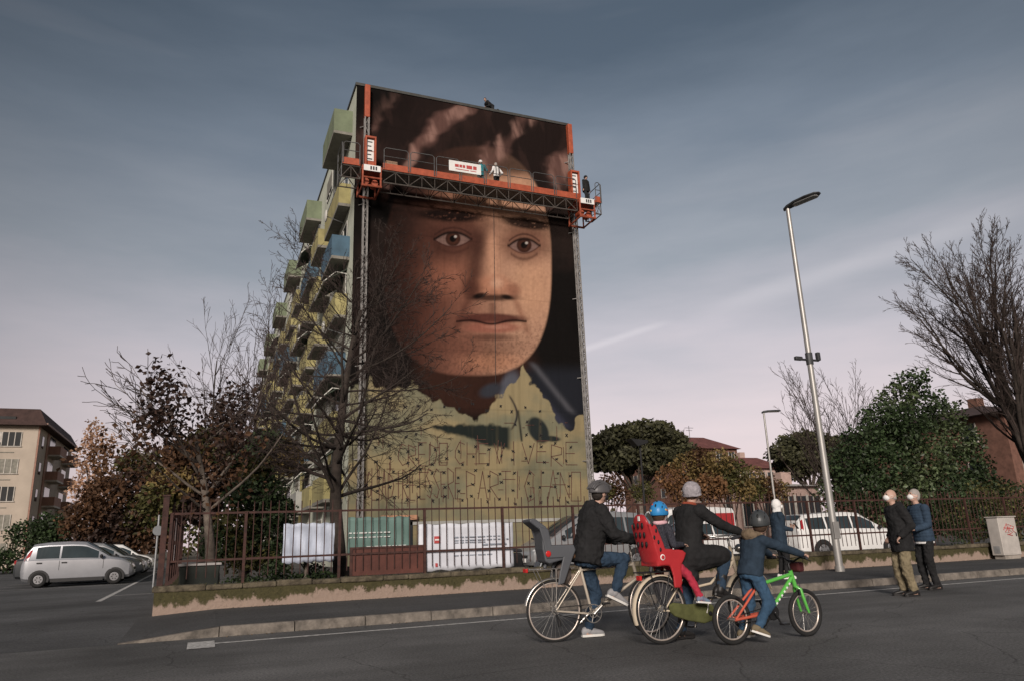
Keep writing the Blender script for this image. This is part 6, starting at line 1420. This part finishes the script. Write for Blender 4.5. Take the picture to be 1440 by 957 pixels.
# --- big bare tree on the right
P2 = dict(PAR); P2.update(n=[26, 13, 7, 4], start=[.20, .18, .15, .1], ang=[(12, 50), (14, 36), (16, 40), (18, 45)], len=[(.62, .86), (.34, .55), (.32, .52), (.4, .6)], step=[.6, .45, .3, .22], trop=[.01, .035, .03, .02], wob=[.03, .045, .06, .09], rmin=.008, rr=(.42, .58), levels=4); P2['sag'] = lambda f: .02
make_tree('bare_tree', 'large bare tree with upswept twiggy crown behind the railings by the cabinet', (30.2, 19.3, .1), 9.0, .30, P2, 8, lean=(.0, 0, 1))
# --- slim bare saplings
P3 = dict(P2); P3.update(levels=3, n=[14, 6, 4], len=[(.35, .6), (.35, .55), (.4, .6)], ang=[(12, 32), (15, 35), (18, 40)], rmin=.006)
for i, (u, y, h) in enumerate(((345, 27, 8.2), (378, 30, 8.8), (300, 29, 8.0))):
    p = ony(u, 700, y); make_tree('bare_sapling', ['slim bare sapling standing between the two others beside the long building side', 'tallest slim bare sapling against the long side of the painted block', 'shortest slim bare sapling behind the maroon corner tree'][i], (p.x, y, .1), h, .07, P3, 20+i, group='bare saplings by the long building side')
P4 = dict(P2); P4.update(levels=3, n=[16, 8, 5], rmin=.010)
for i, (u, y, h) in enumerate(((1170, 31, 6.6), (1205, 34, 6.8))):
    p = ony(u, 690, y); make_tree('bare_background_tree', ['bare spreading tree rising just beside the tall street lamp', 'bare tree rising behind the top of the glossy evergreen'][i], (p.x, y, .1), h, .13, P4, 30+i, group='bare trees behind the evergreen')
# --- maroon-leaved tree at the corner
P5 = dict(PAR); P5.update(levels=3, n=[15, 7, 4], start=[.50, .25, .2], ang=[(40, 78), (18, 45), (20, 50)], len=[(.62, .95), (.35, .6), (.4, .6)], step=[.3, .25, .2], wob=[.05, .06, .09], rmin=.006, rr=(.34, .48)); P5['sag'] = lambda f: .03
tl = lambda u, v: ony(u, v, 17)
make_tree('corner_tree', 'half-bare tree with large dark maroon leaves behind the corner railings', (.22, 16.6, .1), 3.5, .13, P5, 43, bark=M_BARKG, lean=(-.16, 0, 1),
   leaves=[('leaves', M_LDARK, 1900, .115, .17, lambda q: q.x > -1.15 and q.x < .6 and q.z > 3.0), ('leaves', M_LBROWN, 700, .11, .30, lambda q: q.z < 3.3 and q.x < .5)])
rn = random.Random(50)
# --- foliage masses at left
cl = [(ony(u, v, 18.5), (rx, .6, rz)) for u, v, rx, rz in ((345, 700, .55, .5), (375, 690, .5, .6), (330, 740, .6, .5), (370, 750, .6, .6), (390, 720, .45, .5), (350, 780, .7, .4), (310, 760, .5, .5), (395, 775, .4, .4), (360, 660, .4, .35))]
bush('evergreen_shrub', 'dense dark evergreen shrub behind the railings beside the corner tree', (.95, 18.5, .1), 1.0, .07, cl, [M_LGREEN, M_LGREEN, M_LOLIVE], 7500, .11, 51, 'shrub')
cl = [(ony(u, v, 21), (rx, .7, rz)) for u, v, rx, rz in ((265, 640, .7, .5), (300, 625, .7, .5), (330, 640, .6, .4), (250, 680, .7, .5), (290, 670, .8, .6), (340, 680, .7, .5), (230, 700, .6, .4), (375, 625, .6, .4), (400, 640, .5, .5), (280, 710, .7, .5))]
bush('autumn_tree', 'brown and ochre autumn tree behind the corner railings', (.0, 21, .1), 1.6, .1, cl, [M_LBROWN, M_LOLIVE, M_LGREEN, M_LYEL, M_LDARK], 11000, .15, 52)
for i, (y, x0, n_, sz, mm, lab) in enumerate(((50, 0, 17000, .26, [M_LBROWN, M_LDARK, M_LOLIVE, M_LGREEN], 'broad brown autumn tree at the end of the car park'), )):
    cl = [(ony(u, v, 50), (rx, 1.6, rz)) for u, v, rx, rz in ((150, 700, 1.6, 1.4), (190, 680, 1.6, 1.4), (225, 660, 1.7, 1.4), (255, 650, 1.4, 1.2), (120, 730, 1.5, 1.2), (170, 735, 1.8, 1.4), (210, 725, 1.8, 1.6), (240, 710, 1.6, 1.6), (205, 755, 2, 1), (140, 755, 1.6, 1.0), (185, 650, 1.0, .9))]
    bush('broad_autumn_tree', lab, (ony(190, 760, 50).x, 50, .09), 2.0, .22, cl, mm, n_, sz, 60+i)
cl = [(ony(u, v, 78), (rx, 1.2, rz)) for u, v, rx, rz in ((130, 610, .9, 1.6), (118, 640, 1.1, 1.6), (140, 640, 1.1, 1.6), (150, 625, .8, 1.4), (125, 670, 1.3, 1.6), (148, 670, 1.3, 1.5), (112, 690, 1.2, 1.5), (135, 700, 1.5, 1.4))]
bush('poplar_tree', 'tall thin pale orange poplar beyond the car park', (ony(132, 740, 78).x, 78, .0), 5.0, .2, cl, [M_LPINK, M_LPINK, M_LORANGE], 2300, .30, 63)
for i, (u, v, n_) in enumerate(((60, 750, 3000), (90, 757, 2600), (15, 762, 2600))):
    q = ony(u, v, 62); cl = clumps_in((q.x, 62, 1.7), (2.4, 1.2, 1.7), 9, (1.0, .8, .8), rn); bush('dark_hedge_shrub', ['dark evergreen shrub below the corner of the cream apartment block', 'dark evergreen shrub beside the orange poplar behind the silver hatchback', 'dark evergreen shrub below the windows of the cream apartment block'][i], (q.x, 62, 0), .8, .1, cl, [M_LGREEN, M_LGREEN], n_, .22, 70+i, 'shrub', 'shrubs before the cream block')
cl = clumps_in((-26, 58, 1.4), (18, 1.2, 1.2), 46, (1.4, .9, .8), rn)
bush('hedge', 'long low dark hedge along the far edge of the car park', (-26, 58, 0), .5, .1, cl, [M_LGREEN], 9000, .24, 75, 'hedge')
# --- evergreen magnolia on the right, hedge behind railings
q0 = ony(1275, 620, 22)
cl = [(ony(u, v, 22+dy), (rx, 1.0, rz)) for u, v, rx, rz, dy in ((1280, 535, .7, .55, 0), (1262, 560, .9, .7, .4), (1300, 565, .9, .7, 0), (1240, 590, 1.0, .8, 0), (1325, 585, 1.0, .8, .5), (1215, 625, 1.1, .9, 0), (1275, 600, 1.3, 1.0, -.4), (1350, 620, 1.1, .9, 0), (1195, 650, 1.0, .8, .2), (1240, 650, 1.3, 1.0, -.5), (1300, 645, 1.4, 1.0, -.4), (1360, 655, 1.2, .9, 0), (1215, 690, 1.2, .9, -.2), (1270, 690, 1.4, 1.0, -.4), (1330, 690, 1.4, 1.0, -.3), (1385, 690, 1.2, .9, 0), (1250, 730, 1.3, .8, 0), (1310, 730, 1.4, .8, 0), (1370, 730, 1.4, .8, 0), (1180, 690, .9, .8, 1.0), (1255, 615, 1.1, .8, .8))]
bush('evergreen_tree', 'dense glossy evergreen tree behind the railings where the two men stand', (q0.x, 22, .1), 2.0, .2, cl, [M_LGREEN, mat('leaf_gloss', (.060, .082, .035), .5, island=.6, var=.35, transl=.15), M_LGREEN], 24000, .16, 81)
cl = [(V((x, 18.6+rn.uniform(-.3, .3), z)), (.7, .5, .55)) for x in np.arange(19.2, 34, .75) for z in (.8, 1.5, 2.1)]
bush('laurel_hedge', 'dark laurel hedge pressed up behind the railings by the cabinet', (26, 18.6, .1), .5, .06, [c for c in cl if not (18 < c[0].x < 23.8)], [M_LGREEN, M_LOLIVE], 9000, .11, 82, 'hedge')
# --- autumn bushes beyond the cars
for i, (us, y, mm, n_) in enumerate((((945, 672, 965, 655, 985, 648, 960, 690, 990, 680), 33, [M_LORANGE, M_LYEL, M_LBROWN], 4200), ((1010, 650, 1030, 660, 1000, 685, 1040, 685, 1020, 672), 31, [M_LYEL, M_LOLIVE, M_LORANGE], 4200), ((1060, 672, 1080, 685, 1055, 690, 1095, 690), 36, [M_LYEL, M_LBROWN, M_LOLIVE], 3200), ((848, 690, 870, 695, 905, 690, 860, 680), 42, [M_LOLIVE, M_LBROWN], 2600))):
    cl = [(ony(us[k], us[k+1], y), (.95, .8, .8)) for k in range(0, len(us), 2)]
    bush('autumn_shrub', ['orange autumn shrub beside the umbrella pine behind the parked cars', 'yellow green autumn shrub behind the white van', 'ochre autumn shrub beside the slim street lamp', 'olive shrub under the broad umbrella pine'][i], (cl[0][0].x+.6, y, .1), 1.4, .09, cl, mm, n_, .17, 90+i, 'shrub')
# --- umbrella pines
def pine(label, pts, y, base_u, seed, n_=15000):
    rn_ = random.Random(seed); px = ony(base_u, 690, y).x
    t = thing('umbrella_pine', label, 'tree', (px, y, 0), 0, 'umbrella pines')
    cl = []
    for u, v, r_ in pts:
        for k in range(3): q = ony(u+rn_.uniform(-6, 6), v+rn_.uniform(-3, 3), y+rn_.uniform(-3, 3)); cl.append((q, (r_, r_, r_*.62)))
    b = MB(); b.tube([(px, y, -.1), (px+.2, y, 2.5), (px, y, 4.6)], [.42, .34, .3], 9)
    for k in range(11):
        c, rr = cl[int(len(cl)*k/11)]; b.tube([V((px, y, 4.2+.05*k)), V((px, y, 5.0)).lerp(c, .5)-V((0, 0, .4)), c], [.16, .11, .05], 6)
    b.build('trunk', M_BARKG, t, smooth=True)
    mb = MB(); clump_crown(mb, cl, n_, .42, rn_, .6); mb.build('crown', M_LPINE, t)
pine('broad dark umbrella pine beside the mural wall', [(840, 636, 1.4), (855, 622, 1.5), (876, 610, 1.6), (900, 606, 1.6), (924, 608, 1.6), (946, 618, 1.5), (962, 636, 1.3), (850, 650, 1.1), (870, 640, 1.6), (900, 634, 1.8), (930, 640, 1.6), (880, 655, 1.2), (915, 655, 1.3), (945, 652, 1.0), (838, 652, .9)], 60, 897, 101)
pine('dark umbrella pine behind the tall street lamp', [(1097, 636, 1.2), (1112, 624, 1.4), (1132, 618, 1.5), (1152, 622, 1.5), (1172, 626, 1.5), (1195, 630, 1.5), (1102, 652, 1.2), (1125, 644, 1.7), (1150, 648, 1.7), (1175, 652, 1.6), (1120, 664, 1.1), (1200, 660, 1.5)], 60, 1140, 102)
# --- yucca behind the railings
yc = thing('yucca_plant', 'spiky yucca behind the railings before the pale blue sheet', 'plant', (1.72, 15.75, .1))
q = ony(430, 790, 15.75); yx = q.x; yc.location = (yx, 15.75, .1); yc.matrix_basis = Matrix.Translation(V((yx, 15.75, .1)))
MB().tube([(yx, 15.75, .05), (yx+.02, 15.75, .9)], [.06, .045], 8).build('stem', M_BARKG, yc)
for k in range(34):
    a = rn.uniform(0, 6.28); e = rn.uniform(.1, 1.3); l_ = rn.uniform(.3, .48); d = V((math.cos(a)*math.cos(e), math.sin(a)*math.cos(e), math.sin(e))); p = V((yx, 15.75, .85+rn.uniform(-.25, .06))); sd = d.cross(UPV).normalized()*.016
    b = MB(); b.add([p-sd, p+sd, p+d*l_*.5+sd*.9+UPV*.01, p+d*l_*.5-sd*.9+UPV*.01, p+d*l_-UPV*.05*math.cos(e)], [(0, 1, 2, 3), (3, 2, 4)]); b.build('leaf', M_LGREEN, yc)
cl = [(V((x, 15.75+rn.uniform(-.1, .2), rn.uniform(.4, .75))), (.25, .18, .22)) for x in np.arange(.6, 2.4, .22)]
bush('ivy_shrub', 'low leafy shrub behind the railings under the yucca', (1.5, 15.8, .1), .3, .03, cl, [M_LGREEN], 1800, .075, 120, 'shrub')
# ------------------------------------------------------------------ buildings beyond
M_CREAM_R = mat('cream_render', (.40, .34, .28), .9, var=.15, scale=.4); M_ROOFB = mat('brown_roof', (.055, .032, .028), .9, var=.3, scale=1.5, bump=.3, bscale=8); M_BALC = mat('balcony_terracotta', (.30, .17, .13), .85, var=.2); M_BRICK = mat('brick_red', (.15, .075, .055), .9, var=.3, scale=2.5); M_PINKR = mat('pink_render', (.42, .30, .26), .9, var=.15); M_TRIMW = mat('trim_pale', (.45, .42, .38), .8)
M_ROOFR = mat('red_roof', (.13, .05, .045), .9, var=.3, scale=1.0)
lb = thing('cream_apartment_block', 'cream apartment block with brown roof and terracotta balconies beyond the car park', 'building', (-28, 100, 0))
LX, LY, LZ = -17.75, 95.0, 15.2
MB().bb((-46, LY, 0), (LX, 118, LZ)).build('wall', M_CREAM_R, lb)
b = MB(); b.add([(-47, LY-.9, LZ-.1), (LX+.9, LY-.9, LZ-.1), (LX+.9, 119, LZ-.1), (-47, 119, LZ-.1), (-45, LY+.6, LZ+1.9), (LX-.2, LY+.6, LZ+1.9), (LX-.2, 117, LZ+1.9), (-45, 117, LZ+1.9)], [(0, 3, 2, 1), (0, 1, 5, 4), (1, 2, 6, 5), (2, 3, 7, 6), (3, 0, 4, 7), (4, 5, 6, 7)]); rf = b.build('roof', M_ROOFB, lb)
MB().bb((LX-2.2, LY-.45, LZ+.55), (LX-5.2, LY+.3, LZ+.85)).build('skylight', M_DKGL, rf)
MB().bb((LX+.72, LY-.6, LZ-.02), (LX+.95, 118.5, LZ+.18)).build('gutter', mat('gutter', (.25, .16, .13), .7), rf)
for f in range(5):
    z = .9+2.95*f
    for x in (-19.9, -24.3, -28.7, -33.1):
        wn_ = MB().bb((x-1.75, LY-.05, z+.2), (x+.65, LY-.001, z+1.7)).build('window', M_SHUT if rn.random() < .35 else M_DKGL, lb)
        b = MB(); [b.bb((x-1.8+k*.6, LY-.09, z+.18), (x-1.72+k*.6, LY-.051, z+1.72)) for k in range(5)]; b.bb((x-1.85, LY-.14, z+.08), (x+.75, LY-.001, z+.16)); b.build('frame', M_TRIMW, wn_)
        if rn.random() < .7:
            k = rn.randrange(3); MB().bb((x-1.7+k*.6, LY-.075, z+.55), (x-1.14+k*.6, LY-.052, z+1.68)).build('blind', M_TRIMW, wn_)
        MB().bb((x-1.2, LY-.06, z-.55), (x+.1, LY-.001, z-.47)).build('ledge', M_SHUT, lb)
    for k, y in enumerate((101.5, 111.0)):
        o = MB().bb((LX+.002, y, z-.18), (LX+1.3, y+4.4, z)).build('balcony', M_TRIMW, lb)
        b = MB(); b.bb((LX+1.2, y, z+.002), (LX+1.3, y+4.4, z+1.0)); b.bb((LX+.002, y, z+.002), (LX+1.19, y+.1, z+1.0)); b.bb((LX+.002, y+4.3, z+.002), (LX+1.19, y+4.4, z+1.0)); b.build('parapet', M_BALC, o)
        MB().bb((LX+.001, y+.6, z+.02), (LX+.04, y+3.8, z+2.2)).build('window', M_DKGL, lb)
    MB().bb((LX+.001, 97.4, z+.3), (LX+.05, 98.4, z+1.6)).build('window', M_DKGL, lb)
MB().bb((LX+.002, LY+.02, 0), (LX+.16, LY+.3, LZ-.12)).build('downpipe', M_BALC, lb)
MB().bb((LX-.002, 100.2, 0), (LX+.1, 101.2, LZ-.15)).build('brick_strip', M_BALC, lb)
def block(name, label, x0, x1, y0, y1, h, roof_h, mw, mr, flo=4, cols=6, over=.6, wcol=None):
    t = thing(name, label, 'building', ((x0+x1)/2, (y0+y1)/2, 0))
    MB().bb((x0, y0, 0), (x1, y1, h)).build('wall', mw, t)
    ins = min((x1-x0), (y1-y0))*.3
    b = MB(); b.add([(x0-over, y0-over, h), (x1+over, y0-over, h), (x1+over, y1+over, h), (x0-over, y1+over, h), (x0+ins, y0+ins, h+roof_h), (x1-ins, y0+ins, h+roof_h), (x1-ins, y1-ins, h+roof_h), (x0+ins, y1-ins, h+roof_h)], [(0, 3, 2, 1), (0, 1, 5, 4), (1, 2, 6, 5), (2, 3, 7, 6), (3, 0, 4, 7), (4, 5, 6, 7)]); rf = b.build('roof', mr, t)
    MB().bb((x0+ins+1, y0+ins+1, h+roof_h*.5), (x0+ins+2, y0+ins+2, h+roof_h+1.0)).build('chimney', mw, rf)
    fh = h/flo
    for f in range(flo):
        for k in range(cols):
            x = x0+(x1-x0)*(k+.5)/cols; z = f*fh+fh*.35
            wn_ = MB().bb((x-.6, y0-.05, z), (x+.6, y0-.001, z+fh*.48)).build('window', M_DKGL, t); b = MB(); b.bb((x-.72, y0-.09, z-.1), (x+.72, y0-.001, z-.02)); b.bb((x-.7, y0-.08, z), (x-.6, y0-.001, z+fh*.5)); b.bb((x+.6, y0-.08, z), (x+.7, y0-.001, z+fh*.5)); b.bb((x-.04, y0-.08, z), (x+.04, y0-.051, z+fh*.48)); b.build('frame', M_TRIMW, wn_)
        for k in range(max(2, cols//2)):
            y = y0+(y1-y0)*(k+.5)/max(2, cols//2); z = f*fh+fh*.35
            wn_ = MB().bb((x0-.05, y-.6, z), (x0-.001, y+.6, z+fh*.48)).build('window', M_DKGL, t); b = MB(); b.bb((x0-.09, y-.72, z-.1), (x0-.001, y+.72, z-.02)); b.bb((x0-.08, y-.7, z), (x0-.001, y-.6, z+fh*.5)); b.bb((x0-.08, y+.6, z), (x0-.001, y+.7, z+fh*.5)); b.build('frame', M_TRIMW, wn_)
    return t, rf
xa, xb = ony(948, 630, 110).x, ony(1036, 630, 110).x
t, rf = block('red_roofed_block', 'brown brick block with a red hipped roof rising behind the umbrella pine', xa, xb, 110, 128, 15.6, 2.6, M_BRICK, M_ROOFR, 5, 5)
q = ony(982, 600, 115); b = MB(); b.tube([(q.x, 118, 18), (q.x, 118, 21)], .05, 5); b.tube([(q.x-1, 118, 20.6), (q.x+1, 118, 20.6)], .04, 5); b.tube([(q.x-.7, 118, 20.1), (q.x+.7, 118, 20.1)], .04, 5); b.build('aerial', M_DKM, rf)
xa, xb = ony(1037, 650, 95).x, ony(1100, 650, 95).x
block('low_red_roofed_house', 'lower red-roofed pink building between the two umbrella pines', xa, xb, 95, 108, 10.6, 2.0, M_PINKR, M_ROOFR, 3, 5)
q = ony(1098, 690, 44); q2 = ony(1150, 690, 44)
t, rf = block('pink_gatehouse', 'small pale pink gatehouse behind the white estate car', q.x, q2.x, 44, 49, ony(1120, 683, 44).z, .25, M_PINKR, M_TRIMW, 1, 3, .4)
q = ony(1352, 600, 46)
block('brick_apartment_house', 'red brick apartment house with pale window trim behind the large bare tree', q.x, q.x+26, 42, 62, ony(1380, 590, 46).z, 1.8, M_BRICK, M_ROOFB, 3, 7, 1.0)
# distant tree belt that reads as one mass
mb = MB(); rn = random.Random(140); cl = []
for x in np.arange(-140, 330, 6.5):
    y = 150+rn.uniform(-8, 20); cl.append((V((x, y, 3.2)), (5, 4, rn.uniform(2.4, 4.4))))
clump_crown(mb, cl, 15000, 1.1, rn, .4); tag(mb.build('distant_tree_belt', M_LOLIVE), 'hazy belt of distant trees along the horizon behind the buildings', 'trees', kind='stuff')
